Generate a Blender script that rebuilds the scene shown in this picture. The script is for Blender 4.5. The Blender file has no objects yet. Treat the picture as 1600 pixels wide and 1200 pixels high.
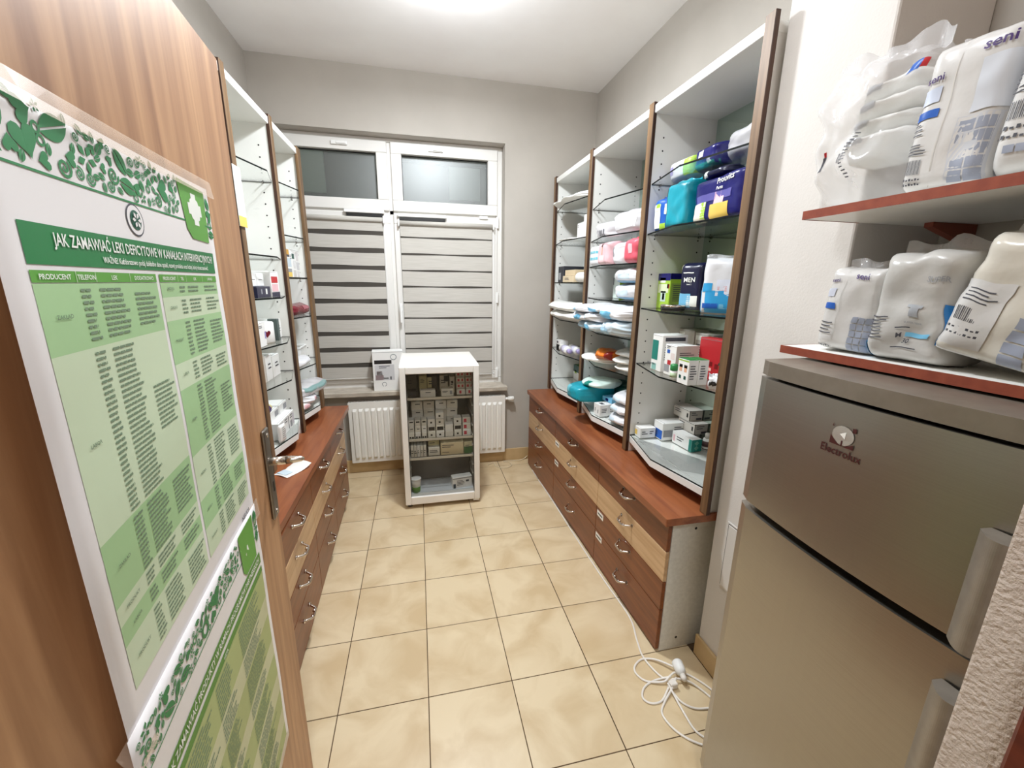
import bpy, bmesh, math, random
from mathutils import Vector, Matrix, noise

random.seed(7)
scene = bpy.context.scene
COL = scene.collection
PI = math.pi

# ---------------------------------------------------------------- camera, world, exposure
cam_data = bpy.data.cameras.new('camera')
cam = bpy.data.objects.new('camera', cam_data)
COL.objects.link(cam)
CAM_POS = (0.35413, -2.96712, 1.57170)
FPX, YAW, PITCH, ROLL = 641.86, 0.223370, -0.240087, 0.0131138
fwd = Vector((math.sin(YAW)*math.cos(PITCH), math.cos(YAW)*math.cos(PITCH), math.sin(PITCH)))
rgt = Vector((math.cos(YAW), -math.sin(YAW), 0))
upv = rgt.cross(fwd)
r2 = math.cos(ROLL)*rgt + math.sin(ROLL)*upv
u2 = -math.sin(ROLL)*rgt + math.cos(ROLL)*upv
rot = Matrix((r2, u2, -fwd)).transposed()
cam.matrix_world = Matrix.Translation(CAM_POS) @ rot.to_4x4()
cam_data.sensor_fit = 'HORIZONTAL'
cam_data.sensor_width = 36.0
cam_data.lens = FPX/1600*36.0
cam_data.clip_start = 0.02
scene.camera = cam

world = bpy.data.worlds.new('night')
scene.world = world
world.use_nodes = True
world.node_tree.nodes['Background'].inputs[0].default_value = (0.27, 0.30, 0.29, 1)
world.node_tree.nodes['Background'].inputs[1].default_value = 0.9

scene.view_settings.view_transform = 'Standard'
scene.view_settings.look = 'None'
scene.view_settings.exposure = 0.22
scene.view_settings.gamma = 1.0
scene.view_settings.use_curve_mapping = False
scene.cycles.max_bounces = 10
scene.cycles.diffuse_bounces = 6
scene.cycles.transparent_max_bounces = 24
scene.cycles.caustics_reflective = False
scene.cycles.caustics_refractive = False

LAMP_GLOW = 4.0
LAMPS = [(0.53, -0.74, 3.02, 35.0, 16.0), (0.53, -1.98, 3.02, 10.0, 6.0)]   # x, y, z, downlight W, bulb W
HALL_POS, HALL_W = (0.45, -3.85, 2.98), 26.0
COOL = (0.90, 0.955, 1.0)


def lamp(name, kind, loc, energy, color, size, parent=None):
    d = bpy.data.lights.new(name, kind)
    d.energy = energy
    d.color = color
    if kind == 'AREA':
        d.shape = 'DISK'
        d.size = size
    else:
        d.shadow_soft_size = size
    o = bpy.data.objects.new(name, d)
    COL.objects.link(o)
    o.location = loc
    return o


for x_, y_, z_, w_, b_ in LAMPS:
    lamp('room_lamp_light', 'AREA', (x_, y_, z_-0.115), w_, COOL, 0.20)
    lamp('room_bulb_light', 'POINT', (x_, y_, z_-0.20), b_, COOL, 0.06)
lamp('hall_fill_light', 'AREA', (HALL_POS[0], HALL_POS[1], 2.90), HALL_W, (0.93, 0.965, 1.0), 0.5)  # unseen source added as fill for the fridge front and wall charts

# ---------------------------------------------------------------- materials
MATS = {}


def lin(c):
    c = c/255.0
    return c/12.92 if c <= 0.04045 else ((c+0.055)/1.055)**2.4


def rgb(c):
    return (lin(c[0]), lin(c[1]), lin(c[2]), 1)


def col(c, rough=0.5, metal=0.0, spec=0.5):
    key = ('c', tuple(c), rough, metal, spec)
    if key in MATS:
        return MATS[key]
    m = bpy.data.materials.new('paint_%d_%d_%d' % tuple(c))
    m.use_nodes = True
    b = m.node_tree.nodes['Principled BSDF']
    b.inputs['Base Color'].default_value = rgb(c)
    b.inputs['Roughness'].default_value = rough
    b.inputs['Metallic'].default_value = metal
    b.inputs['Specular IOR Level'].default_value = spec
    MATS[key] = m
    return m


def noisy(name, c1, c2, scale=(1, 1, 1), nscale=4.0, rough=0.5, bump=0.0, bscale=None, detail=4.0, lo=0.35, hi=0.65, metal=0.0, distort=0.0, spec=0.5, rnd=0.0):
    m = bpy.data.materials.new(name)
    m.use_nodes = True
    nt = m.node_tree
    N, L = nt.nodes, nt.links
    b = N['Principled BSDF']
    b.inputs['Roughness'].default_value = rough
    b.inputs['Metallic'].default_value = metal
    b.inputs['Specular IOR Level'].default_value = spec
    tc = N.new('ShaderNodeTexCoord')
    mp = N.new('ShaderNodeMapping')
    mp.inputs['Scale'].default_value = scale
    L.new(tc.outputs['Object'], mp.inputs['Vector'])
    vec = mp.outputs['Vector']
    if rnd:
        oi = N.new('ShaderNodeObjectInfo')
        mu = N.new('ShaderNodeMath'); mu.operation = 'MULTIPLY'; mu.inputs[1].default_value = rnd
        L.new(oi.outputs['Random'], mu.inputs[0])
        va = N.new('ShaderNodeVectorMath'); va.operation = 'ADD'
        L.new(vec, va.inputs[0]); L.new(mu.outputs[0], va.inputs[1])
        vec = va.outputs[0]
    nz = N.new('ShaderNodeTexNoise')
    nz.inputs['Scale'].default_value = nscale
    nz.inputs['Detail'].default_value = detail
    nz.inputs['Distortion'].default_value = distort
    L.new(vec, nz.inputs['Vector'])
    rp = N.new('ShaderNodeValToRGB')
    rp.color_ramp.elements[0].position = lo
    rp.color_ramp.elements[1].position = hi
    rp.color_ramp.elements[0].color = rgb(c1)
    rp.color_ramp.elements[1].color = rgb(c2)
    L.new(nz.outputs['Fac'], rp.inputs['Fac'])
    L.new(rp.outputs['Color'], b.inputs['Base Color'])
    if bump:
        bp = N.new('ShaderNodeBump')
        bp.inputs['Strength'].default_value = bump
        bp.inputs['Distance'].default_value = 0.004
        if bscale:
            n2 = N.new('ShaderNodeTexNoise')
            n2.inputs['Scale'].default_value = bscale
            n2.inputs['Detail'].default_value = 3
            L.new(tc.outputs['Object'], n2.inputs['Vector'])
            L.new(n2.outputs['Fac'], bp.inputs['Height'])
        else:
            L.new(nz.outputs['Fac'], bp.inputs['Height'])
        L.new(bp.outputs['Normal'], b.inputs['Normal'])
    return m


def thin_glass(name, tint, gloss=0.022, rough=0.0):
    m = bpy.data.materials.new(name)
    m.use_nodes = True
    nt = m.node_tree
    N, L = nt.nodes, nt.links
    N.remove(N['Principled BSDF'])
    tr = N.new('ShaderNodeBsdfTransparent')
    tr.inputs['Color'].default_value = tint
    gl = N.new('ShaderNodeBsdfGlossy')
    gl.inputs['Roughness'].default_value = rough
    gl.inputs['Color'].default_value = (1, 1, 1, 1)
    lw = N.new('ShaderNodeLayerWeight')
    lw.inputs['Blend'].default_value = 0.5
    pw = N.new('ShaderNodeMath'); pw.operation = 'POWER'; pw.inputs[1].default_value = 5.0
    L.new(lw.outputs['Facing'], pw.inputs[0])
    ma = N.new('ShaderNodeMath'); ma.operation = 'MULTIPLY_ADD'
    ma.inputs[1].default_value = 0.75; ma.inputs[2].default_value = gloss
    L.new(pw.outputs[0], ma.inputs[0])
    mx = N.new('ShaderNodeMixShader')
    L.new(ma.outputs[0], mx.inputs[0])
    L.new(tr.outputs[0], mx.inputs[1])
    L.new(gl.outputs[0], mx.inputs[2])
    L.new(mx.outputs[0], N['Material Output'].inputs['Surface'])
    return m


def film(name, c, alpha, rough=0.25):
    """clear plastic film: part transparent, part glossy white"""
    m = bpy.data.materials.new(name)
    m.use_nodes = True
    nt = m.node_tree
    N, L = nt.nodes, nt.links
    b = N['Principled BSDF']
    b.inputs['Base Color'].default_value = rgb(c)
    b.inputs['Roughness'].default_value = rough
    tr = N.new('ShaderNodeBsdfTransparent')
    mx = N.new('ShaderNodeMixShader')
    mx.inputs[0].default_value = alpha
    L.new(tr.outputs[0], mx.inputs[1])
    L.new(b.outputs[0], mx.inputs[2])
    L.new(mx.outputs[0], N['Material Output'].inputs['Surface'])
    return m


def emit(name, c, s):
    m = bpy.data.materials.new(name)
    m.use_nodes = True
    b = m.node_tree.nodes['Principled BSDF']
    b.inputs['Base Color'].default_value = (0.9, 0.9, 0.9, 1)
    b.inputs['Emission Color'].default_value = c
    b.inputs['Emission Strength'].default_value = s
    return m


WALL = noisy('taupe_wall_paint', (176, 170, 162), (182, 176, 168), nscale=3, rough=0.85, bump=0.12, bscale=220)
WALLW = noisy('white_wall_paint', (212, 207, 202), (218, 213, 208), nscale=3, rough=0.8, bump=0.15, bscale=160)
PLASTER = noisy('rough_plaster', (196, 180, 168), (206, 191, 179), nscale=9, rough=0.85, bump=0.8, bscale=150)
CEIL = noisy('ceiling_paint', (238, 235, 234), (242, 240, 239), nscale=3, rough=0.9, bump=0.1, bscale=200)
TILE = noisy('beige_floor_tile', (200, 176, 138), (219, 200, 166), nscale=5.5, rough=0.32, detail=6, lo=0.33, hi=0.62, distort=0.6, rnd=37.0, bump=0.03)
GROUT = noisy('brown_grout', (70, 50, 30), (88, 66, 42), nscale=30, rough=0.9)
BASEB = noisy('beige_skirting_tile', (182, 152, 108), (204, 176, 132), nscale=6, rough=0.35, detail=6)
DOORW = noisy('beech_veneer', (150, 104, 68), (198, 152, 110), scale=(9, 9, 0.55), nscale=2.6, rough=0.45, detail=7, lo=0.3, hi=0.7, distort=0.9)
CHERRY = noisy('cherry_laminate', (110, 58, 27), (134, 75, 38), scale=(14, 1.2, 14), nscale=2.5, rough=0.33, detail=6, distort=0.8)
CHERRYT = noisy('cherry_worktop_laminate', (128, 70, 42), (156, 94, 58), scale=(9, 1.0, 9), nscale=2.5, rough=0.32, detail=6, distort=0.8)
PLINTH = noisy('dark_cherry_plinth', (84, 28, 18), (104, 40, 24), scale=(3, 1, 12), nscale=3, rough=0.4)
BEIGE = noisy('pale_beech_laminate', (190, 152, 112), (210, 176, 136), scale=(14, 1.0, 14), nscale=2.4, rough=0.38, detail=6, distort=0.6)
POST = noisy('walnut_post', (92, 68, 44), (130, 100, 68), scale=(22, 22, 1.4), nscale=2.0, rough=0.5, detail=6)
POSTD = noisy('walnut_post_shaded_side', (54, 32, 22), (74, 46, 30), scale=(22, 22, 1.4), nscale=2.0, rough=0.5)  # same walnut with shade put into the colour, for the post side faces
LAM = col((238, 238, 234), 0.35)
LAMU = noisy('white_laminate', (232, 232, 228), (238, 238, 234), nscale=2, rough=0.35)
MELA = noisy('speckled_white_side', (218, 216, 208), (228, 226, 218), nscale=60, rough=0.5)
CHROME = col((215, 205, 195), 0.16, 1.0)
STEEL_D = col((150, 146, 140), 0.30, 1.0)
BLACK = col((14, 13, 13), 0.4)
HOLE = col((34, 32, 30), 0.8)
WHITE = col((240, 240, 238), 0.4)
PVC = col((228, 226, 222), 0.3)
RADW = col((238, 236, 230), 0.35)
GLASS = thin_glass('clear_shelf_glass', (0.985, 0.995, 0.990, 1))
GEDGE = col((7, 14, 12), 0.5, 0.0, 0.15)
FGLASS = thin_glass('fridge_door_glass', (0.88, 0.88, 0.87, 1), gloss=0.012)
NGLASS = thin_glass('night_window_glass', (0.80, 0.84, 0.83, 1), gloss=0.10, rough=0.45)
MIRROR = col((198, 216, 206), 0.03, 1.0)
STONE = noisy('sill_stone', (176, 166, 152), (200, 190, 176), nscale=14, rough=0.4)
FILM = film('clear_wrap', (240, 240, 242), 0.30, 0.12)
FILMG = film('cloudy_wrap', (238, 236, 240), 0.55)
INK = col((70, 70, 78), 0.6)
GREYI = col((150, 152, 156), 0.6)
PURPLE = col((64, 34, 104), 0.5)
PAPERW = col((236, 234, 230), 0.55)


def steel(name):
    m = noisy(name, (166, 160, 151), (170, 164, 155), scale=(1, 1, 240), nscale=3, rough=0.30, metal=0.9, detail=2)
    b = m.node_tree.nodes['Principled BSDF']
    b.inputs['Anisotropic'].default_value = 0.5
    return m


STEEL = steel('brushed_steel')


# ---------------------------------------------------------------- mesh helpers
class MB:
    def __init__(s):
        s.v = []; s.f = []; s.mi = []; s.smooth = []

    def add(s, vs, fs, mi=0, sm=False):
        o = len(s.v)
        s.v += [tuple(v) for v in vs]
        for f in fs:
            s.f.append(tuple(i+o for i in f)); s.mi.append(mi); s.smooth.append(sm)
        return s

    def box(s, x0, x1, y0, y1, z0, z1, mi=0):
        return s.add([(x0, y0, z0), (x1, y0, z0), (x1, y1, z0), (x0, y1, z0), (x0, y0, z1), (x1, y0, z1), (x1, y1, z1), (x0, y1, z1)],
                     [(0, 3, 2, 1), (4, 5, 6, 7), (0, 1, 5, 4), (1, 2, 6, 5), (2, 3, 7, 6), (3, 0, 4, 7)], mi)

    def prism(s, poly, z0, z1, mi=0, side=None):
        """poly in xy, counter-clockwise"""
        n = len(poly)
        vs = [(p[0], p[1], z0) for p in poly] + [(p[0], p[1], z1) for p in poly]
        s.add(vs, [tuple(range(n-1, -1, -1)), tuple(range(n, 2*n))], mi)
        s.add(vs, [(i, (i+1) % n, (i+1) % n+n, i+n) for i in range(n)], mi if side is None else side)
        return s

    def quad(s, a, b, c, d, mi=0):
        return s.add([a, b, c, d], [(0, 1, 2, 3)], mi)

    def lathe(s, prof, c=(0, 0, 0), n=20, mi=0, axis='z'):
        vs = []; fs = []
        for r, z in prof:
            for k in range(n):
                a = 2*PI*k/n
                p = (r*math.cos(a), r*math.sin(a), z)
                if axis == 'x': p = (p[2], p[0], p[1])
                if axis == 'y': p = (p[0], p[2], p[1])
                vs.append((p[0]+c[0], p[1]+c[1], p[2]+c[2]))
        for i in range(len(prof)-1):
            for k in range(n):
                k2 = (k+1) % n
                fs.append((i*n+k, i*n+k2, (i+1)*n+k2, (i+1)*n+k))
        fs.append(tuple(range(n-1, -1, -1)))
        fs.append(tuple((len(prof)-1)*n+k for k in range(n)))
        return s.add(vs, fs, mi, True)

    def tube(s, pts, r, n=8, mi=0, cap=True):
        pts = [Vector(p) for p in pts]
        vs = []; fs = []
        m = len(pts)
        ref = Vector((0, 0, 1))
        for i, p in enumerate(pts):
            t = (pts[min(i+1, m-1)]-pts[max(i-1, 0)]).normalized()
            rf = ref if abs(t.dot(ref)) < 0.95 else Vector((1, 0, 0))
            a = t.cross(rf).normalized(); b = a.cross(t)
            for k in range(n):
                w = 2*PI*k/n
                vs.append(p+a*(r*math.cos(w))+b*(r*math.sin(w)))
        for i in range(m-1):
            for k in range(n):
                k2 = (k+1) % n
                fs.append((i*n+k, i*n+k2, (i+1)*n+k2, (i+1)*n+k))
        if cap:
            fs.append(tuple(range(n-1, -1, -1))); fs.append(tuple((m-1)*n+k for k in range(n)))
        return s.add(vs, fs, mi, True)

    def build(s, name, mats, parent=None, bevel=0.0, seg=1, loc=None, smooth=False):
        me = bpy.data.meshes.new(name)
        me.from_pydata(s.v, [], s.f)
        for m in (mats if isinstance(mats, (list, tuple)) else [mats]):
            me.materials.append(m)
        for p, mi, sm in zip(me.polygons, s.mi, s.smooth):
            p.material_index = mi
            p.use_smooth = sm or smooth
        me.update()
        return link(name, me, parent, bevel, seg, loc)


def link(name, me, parent=None, bevel=0.0, seg=1, loc=None):
    o = bpy.data.objects.new(name, me)
    COL.objects.link(o)
    if parent is not None:
        o.parent = parent
    if loc:
        o.location = loc
    if bevel:
        b = o.modifiers.new('bevel', 'BEVEL')
        b.width = bevel; b.segments = seg; b.limit_method = 'ANGLE'
        b.angle_limit = math.radians(40)
    return o


def tag(o, label=None, cat=None, group=None, kind=None):
    if label: o['label'] = label
    if cat: o['category'] = cat
    if group: o['group'] = group
    if kind: o['kind'] = kind
    return o


def thing(name, label, cat, loc=(0, 0, 0), rz=0.0, group=None, rx=0.0, ry=0.0):
    o = bpy.data.objects.new(name, None)
    o.empty_display_size = 0.05
    COL.objects.link(o)
    o.location = loc
    o.rotation_euler = (math.radians(rx), math.radians(ry), math.radians(rz))
    return tag(o, label, cat, group)


def struct(o, label=None):
    o['kind'] = 'structure'
    if label: o['label'] = label
    return o


def catmull(pts, n=8):
    P = [Vector(p) for p in pts]
    P = [2*P[0]-P[1]] + P + [2*P[-1]-P[-2]]
    out = []
    for i in range(1, len(P)-2):
        for k in range(n):
            t = k/n
            a, b, c, d = P[i-1:i+3]
            out.append(0.5*((2*b)+(c-a)*t+(2*a-5*b+4*c-d)*t*t+(3*b-a-3*c+d)*t**3))
    out.append(P[-2])
    return out


_TXT = {}


def text_geo(s, bold=False):
    """unit-height glyph mesh (verts 2D, faces), centred on x, cap height about 1"""
    if (s, bold) in _TXT:
        return _TXT[(s, bold)]
    cu = bpy.data.curves.new('glyphs', 'FONT')
    cu.body = s
    cu.size = 1.38
    cu.align_x = 'CENTER'
    cu.resolution_u = 2
    if bold:
        cu.offset = 0.022
    o = bpy.data.objects.new('glyphs', cu)
    COL.objects.link(o)
    dg = bpy.context.evaluated_depsgraph_get()
    me = o.evaluated_get(dg).to_mesh()
    vs = [(v.co.x, v.co.y) for v in me.vertices]
    fs = [tuple(p.vertices) for p in me.polygons]
    o.evaluated_get(dg).to_mesh_clear()
    bpy.data.objects.remove(o)
    bpy.data.curves.remove(cu)
    _TXT[(s, bold)] = (vs, fs)
    return vs, fs


def text_on(parent, s, fn, a, b, h, mat, name='lettering', bold=False, width=None, slant=0.0, vert=False):
    """fn(a, b) -> point on the printed surface; a, b in metres on that surface"""
    vs, fs = text_geo(s, bold)
    if not vs: return
    sx = h
    if width:
        w = max(v[0] for v in vs)-min(v[0] for v in vs)
        sx = width/w
    if vert:
        P = [fn(a-v[1]*h, b+v[0]*sx) for v in vs]
    else:
        P = [fn(a+v[0]*sx+v[1]*h*slant, b+v[1]*h) for v in vs]
    return MB().add(P, fs).build(name, mat, parent)


# ---------------------------------------------------------------- product builders
FACES = {
    '-y': lambda w, d, h: (Vector((-w/2, -d/2, 0)), Vector((w, 0, 0)), Vector((0, 0, h)), Vector((0, -1, 0))),
    '+x': lambda w, d, h: (Vector((w/2, -d/2, 0)), Vector((0, d, 0)), Vector((0, 0, h)), Vector((1, 0, 0))),
    '-x': lambda w, d, h: (Vector((-w/2, d/2, 0)), Vector((0, -d, 0)), Vector((0, 0, h)), Vector((-1, 0, 0))),
    '+z': lambda w, d, h: (Vector((-w/2, -d/2, h)), Vector((w, 0, 0)), Vector((0, d, 0)), Vector((0, 0, 1))),
}


def carton(name, label, cat, loc, rz, size, mat, prints=(), texts=(), lines=(), group=None, seam=True, rx=0, ry=0):
    w, d, h = size
    t = thing(name, label, cat, loc, rz, group, rx, ry)
    MB().box(-w/2, w/2, -d/2, d/2, 0, h).build('carton_body', mat, t, bevel=min(0.002, 0.03*min(size)))
    E = 0.0006

    def pt(face, off):
        o, a, b, n = FACES[face](w, d, h)
        return lambda u, v: o + a*u + b*v + n*off
    bym = {}
    for face, a0, a1, b0, b1, m in prints:
        f = pt(face, E)
        MB().quad(f(a0, b0), f(a1, b0), f(a1, b1), f(a0, b1)).build('printed_panel', m, t)
    mb = MB()
    for face, a0, a1, b0, b1, n in lines:
        f = pt(face, E*2)
        for k in range(n):
            bb = b1-(b1-b0)*(k+0.2)/n
            e = a0+(a1-a0)*random.uniform(0.55, 1.0)
            th = (b1-b0)/n*0.38
            mb.quad(f(a0, bb-th), f(e, bb-th), f(e, bb), f(a0, bb))
    if mb.f:
        tag(mb.build('fine_print', INK, t), kind='stuff')
    if seam:
        sm = MB()
        f = pt('+z', E)
        sm.quad(f(0.03, 0.07), f(0.97, 0.07), f(0.97, 0.085), f(0.03, 0.085))
        f = pt('-y', E)
        sm.quad(f(0.0, 0.965), f(1, 0.965), f(1, 0.972), f(0, 0.972))
        sm.build('flap_seam', GREYI, t)
    for face, s, u, v, hh, m in texts:
        o, a, b, n = FACES[face](w, d, h)
        au, bu = a.normalized(), b.normalized()
        base = o + a*u + b*v + n*E*2.5
        text_on(t, s, lambda p, q: base + au*p + bu*q, 0, 0, hh, m, bold=True)
    return t


def pack(name, label, cat, loc, rz, size, mat, seed=1, prints=(), texts=(), lines=(), group=None, rx=0, ry=0,
         n=4.0, m=6.0, wr=0.006, fin=0.02, freq=14.0, ex=0.5, grid=(22, 24), lean=0.0, finmat=None, narrow=0.0):
    """soft film pack; local x width, -y front, z height"""
    w, d, h = size
    t = thing(name, label, cat, loc, rz, group, rx, ry)
    so = Vector((seed*3.7, seed*1.9, seed*7.1))

    def S(u, v, side):
        uu, vv = min(1, abs(u)), min(1, abs(v))
        prof = max(0.0, (1-uu**n)*(1-vv**m))**ex
        x = u*w/2*(1-narrow*(v+1)/2)
        z = (v+1)/2*h
        p = Vector((x, side*0.13, z))*freq+so
        k = noise.noise(p)*wr + noise.noise(p*2.3)*wr*0.45
        rim = noise.noise(Vector((u*2.2, v*2.2, 3.3))+so)*wr*1.2
        y = side*(d/2*prof) + k*min(1, prof*2.0)*1.0 + rim*(1-prof)
        y += lean*z
        x += noise.noise(Vector((v*3, 1.7, u))+so)*wr*(0.8)
        z += noise.noise(Vector((u*3, 5.1, v))+so)*wr*0.8*min(1, (v+1))
        return Vector((x, y, z))
    nu, nv = grid
    mb = MB()
    us = [math.sin((2*i/nu-1)*PI/2)*0.55+(2*i/nu-1)*0.45 for i in range(nu+1)]
    vs_ = [math.sin((2*j/nv-1)*PI/2)*0.55+(2*j/nv-1)*0.45 for j in range(nv+1)]
    V = []; F = []
    idx = {}
    for side in (-1, 1):
        for j in range(nv+1):
            for i in range(nu+1):
                edge = i in (0, nu) or j in (0, nv)
                if side == 1 and edge:
                    idx[(1, i, j)] = idx[(-1, i, j)]
                    continue
                idx[(side, i, j)] = len(V)
                V.append(S(us[i], vs_[j], side))
    for j in range(nv):
        for i in range(nu):
            F.append((idx[(-1, i, j)], idx[(-1, i+1, j)], idx[(-1, i+1, j+1)], idx[(-1, i, j+1)]))
            F.append((idx[(1, i, j)], idx[(1, i, j+1)], idx[(1, i+1, j+1)], idx[(1, i+1, j)]))
    mb.add(V, F, 0, True)
    mb.build('film_body', mat, t)
    if fin:
        fm = MB(); FV = []; FF = []
        for i in range(nu+1):
            b = S(us[i], 1, -1)
            zt = Vector((0, 0.006*math.sin(us[i]*9+seed), fin*(0.8+0.25*math.sin(us[i]*5+seed*2))))
            FV += [b-Vector((0, 0.0008, 0.002)), b+zt-Vector((0, 0.0008, 0)), b+zt+Vector((0, 0.0008, 0)), b+Vector((0, 0.0008, -0.002))]
        for i in range(nu):
            a = i*4
            for q in range(3):
                FF.append((a+q, a+4+q, a+5+q, a+q+1))
        fm.add(FV, FF, 0, True).build('top_seal', finmat or mat, t)

    def front(a, b, off=0.0016):
        u = a/(w/2); v = b/h*2-1
        p = S(u, v, -1)
        e = 0.02
        du = S(u+e, v, -1)-S(u-e, v, -1); dv = S(u, v+e, -1)-S(u, v-e, -1)
        nn = du.cross(dv)
        if nn.length > 0: nn.normalize()
        return p+nn*off
    bym = {}
    for u0, u1, v0, v1, mt in prints:
        k = 8
        q = MB()
        g = [[front((u0+(u1-u0)*i/k)*w/2, (v0+(v1-v0)*j/k)*h) for i in range(k+1)] for j in range(k+1)]
        P = [p for r in g for p in r]
        q.add(P, [(j*(k+1)+i, j*(k+1)+i+1, (j+1)*(k+1)+i+1, (j+1)*(k+1)+i) for j in range(k) for i in range(k)], 0, True)
        if sum(1 for p in prints if p[4] is mt) <= 4:
            q.build('printed_panel', mt, t, smooth=True)
        else:
            bym.setdefault(mt.name, (mt, MB()))[1].add(q.v, q.f, 0, True)
    for mt, e in bym.values():
        tag(e.build('printed_marks', mt, t), kind='stuff')
    lm = MB()
    for u0, u1, v0, v1, cnt in lines:
        for k in range(cnt):
            v = v1-(v1-v0)*(k+0.3)/cnt
            th = min((v1-v0)/cnt*0.36, 0.0022/h)
            e = u0+(u1-u0)*random.uniform(0.6, 1)
            kk = 4
            P = []
            for i in range(kk+1):
                a = (u0+(e-u0)*i/kk)*w/2
                P += [front(a, (v-th)*h, 0.0022), front(a, v*h, 0.0022)]
            lm.add(P, [(2*i, 2*i+2, 2*i+3, 2*i+1) for i in range(kk)])
    if lm.f:
        tag(lm.build('fine_print', INK, t), kind='stuff')
    for s, u, v, hh, mt in texts:
        text_on(t, s, lambda a, b: front(a, b, 0.0026), u*w/2, v*h, hh, mt, bold=True)
    return t
# ---------------------------------------------------------------- room shell
XL, XR, YB, YF, ZC = -0.69, 1.79, 0.45, -2.68, 3.02
T = 0.333
fl = struct(MB().box(-2.2, 3.2, -4.75, 0.62, -0.05, -0.0009).build('floor', GROUT))
tile_me = None
for i in range(-6, 9):
    for j in range(-14, 2):
        x, y = i*T, j*T
        if x < -2.1 or x+T > 3.1 or y < -4.7:
            continue
        if y > -2.7 and (x+T < XL or x > XR):
            continue
        if y >= YB:
            continue
        if i == 4 and y > -2.2 and y < YB:
            continue            # the cut tiles at the wall are joined to the last full column
        if tile_me is None:
            o = MB().box(0.0017, T-0.0017, 0.0017, T-0.0017, -0.004, 0.0).build('tile', TILE, fl, bevel=0.0006, loc=(x, y, 0))
            tile_me = o.data
        else:
            tl = link('tile', tile_me, fl, 0.0006, 1, (x, y, 0))
            if i == 3 and y > -2.2:
                tl.scale = (1.44, 1, 1)

struct(MB().box(-2.2, 3.2, -4.75, 0.75, ZC, ZC+0.1).build('ceiling', CEIL))
struct(MB().box(XL-0.12, XL, YF, 0.75, 0, ZC).build('wall_left', WALL))
struct(MB().box(XR, XR+0.12, YF, 0.75, 0, ZC).build('wall_right', WALL))
# back wall round the window opening
WX0, WX1, WZ0, WZ1 = -0.66, 1.053, 0.70, 2.61
mb = MB()
mb.box(XL, WX0, YB, 0.75, 0, ZC).box(WX1, XR, YB, 0.75, 0, ZC)
mb.box(WX0, WX1, YB, 0.75, 0, WZ0-0.03).box(WX0, WX1, YB, 0.75, WZ1, ZC)
struct(mb.build('wall_back', WALL))
struct(MB().box(1.49, XR, -2.04, -1.705, 0, ZC).build('wall_pier', WALLW, bevel=0.006, seg=2))
# wall with the doorway we look through
mb = MB()
mb.box(XL-0.12, -0.05, -2.83, YF, 0, ZC).box(1.022, XR+0.12, -2.83, YF, 0, ZC).box(-0.05, 1.035, -2.83, YF, 2.09, ZC)
struct(mb.build('wall_front', PLASTER, bevel=0.004, seg=2))
mb = MB()
mb.box(1.012, 1.06, -2.86, -2.735, 0, 2.10).box(-0.075, -0.028, -2.86, -2.735, 0, 2.10).box(-0.028, 1.028, -2.86, -2.735, 2.052, 2.10)
struct(mb.build('trim_1', PLINTH, bevel=0.004))
# hallway behind the camera
mb = MB()
mb.box(-2.2, 3.2, -4.85, -4.75, 0, ZC).box(-2.3, -2.2, -4.85, -2.83, 0, ZC).box(3.2, 3.3, -4.85, -2.83, 0, ZC)
mb.box(-2.2, XL-0.12, -2.83, -2.70, 0, ZC).box(XR+0.12, 3.2, -2.83, -2.70, 0, ZC)
struct(mb.build('wall_hall', WALLW))
struct(MB().box(1.053, 1.30, YB-0.012, YB, 0, 0.112).build('baseboard_back', BASEB, bevel=0.002))
struct(MB().box(WX0, 1.053, YB-0.012, YB, 0, 0.112).build('baseboard_window', BASEB, bevel=0.002))
struct(MB().box(1.478, 1.49, -2.05, -1.70, 0, 0.098).build('baseboard_pier', BASEB, bevel=0.002))

# ceiling lamp: opal disc on a white ring
for k, (x_, y_, z_, w_, b_) in enumerate(LAMPS):
    t = thing('ceiling_lamp', ('round opal flush ceiling lamp nearer the window', 'round opal flush ceiling lamp nearer the doorway')[k], 'lamp', (x_, y_, z_))
    MB().lathe([(0.19, -0.03), (0.20, -0.012), (0.20, 0)], n=32).build('base_ring', WHITE, t)
    MB().lathe([(0.02, -0.085), (0.10, -0.078), (0.155, -0.058), (0.178, -0.03), (0.178, -0.028)], n=32).build('lamp_shade', emit('opal_glow', (1, 0.98, 0.96, 1), LAMP_GLOW), t)
t = thing('hall_fill', 'added unseen fill lamp on the hallway ceiling behind the doorway', 'lamp', HALL_POS)  # added fixture body for the hallway fill, out of view
MB().lathe([(0.22, 0.0), (0.23, 0.02), (0.23, 0.04)], n=32).build('base_ring', WHITE, t)
MB().lathe([(0.02, -0.06), (0.12, -0.05), (0.19, -0.02), (0.215, 0.0), (0.215, 0.01)], n=32).build('lamp_shade', emit('opal_glow', (1, 0.95, 0.88, 1), 3.0), t)

# ---------------------------------------------------------------- window
win = struct(MB().box(WX0, WX1, 0.56, 0.66, WZ0, 0.755).box(WX0, WX1, 0.56, 0.66, 2.585, WZ1).box(WX0, WX0+0.05, 0.56, 0.66, 0.755, 2.585)
             .box(1.005, WX1, 0.56, 0.66, 0.755, 2.585).box(0.165, 0.20, 0.57, 0.66, 0.755, 2.585).box(WX0+0.05, 1.005, 0.57, 0.66, 2.075, 2.11)
             .build('window_1', PVC, bevel=0.004))


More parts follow.
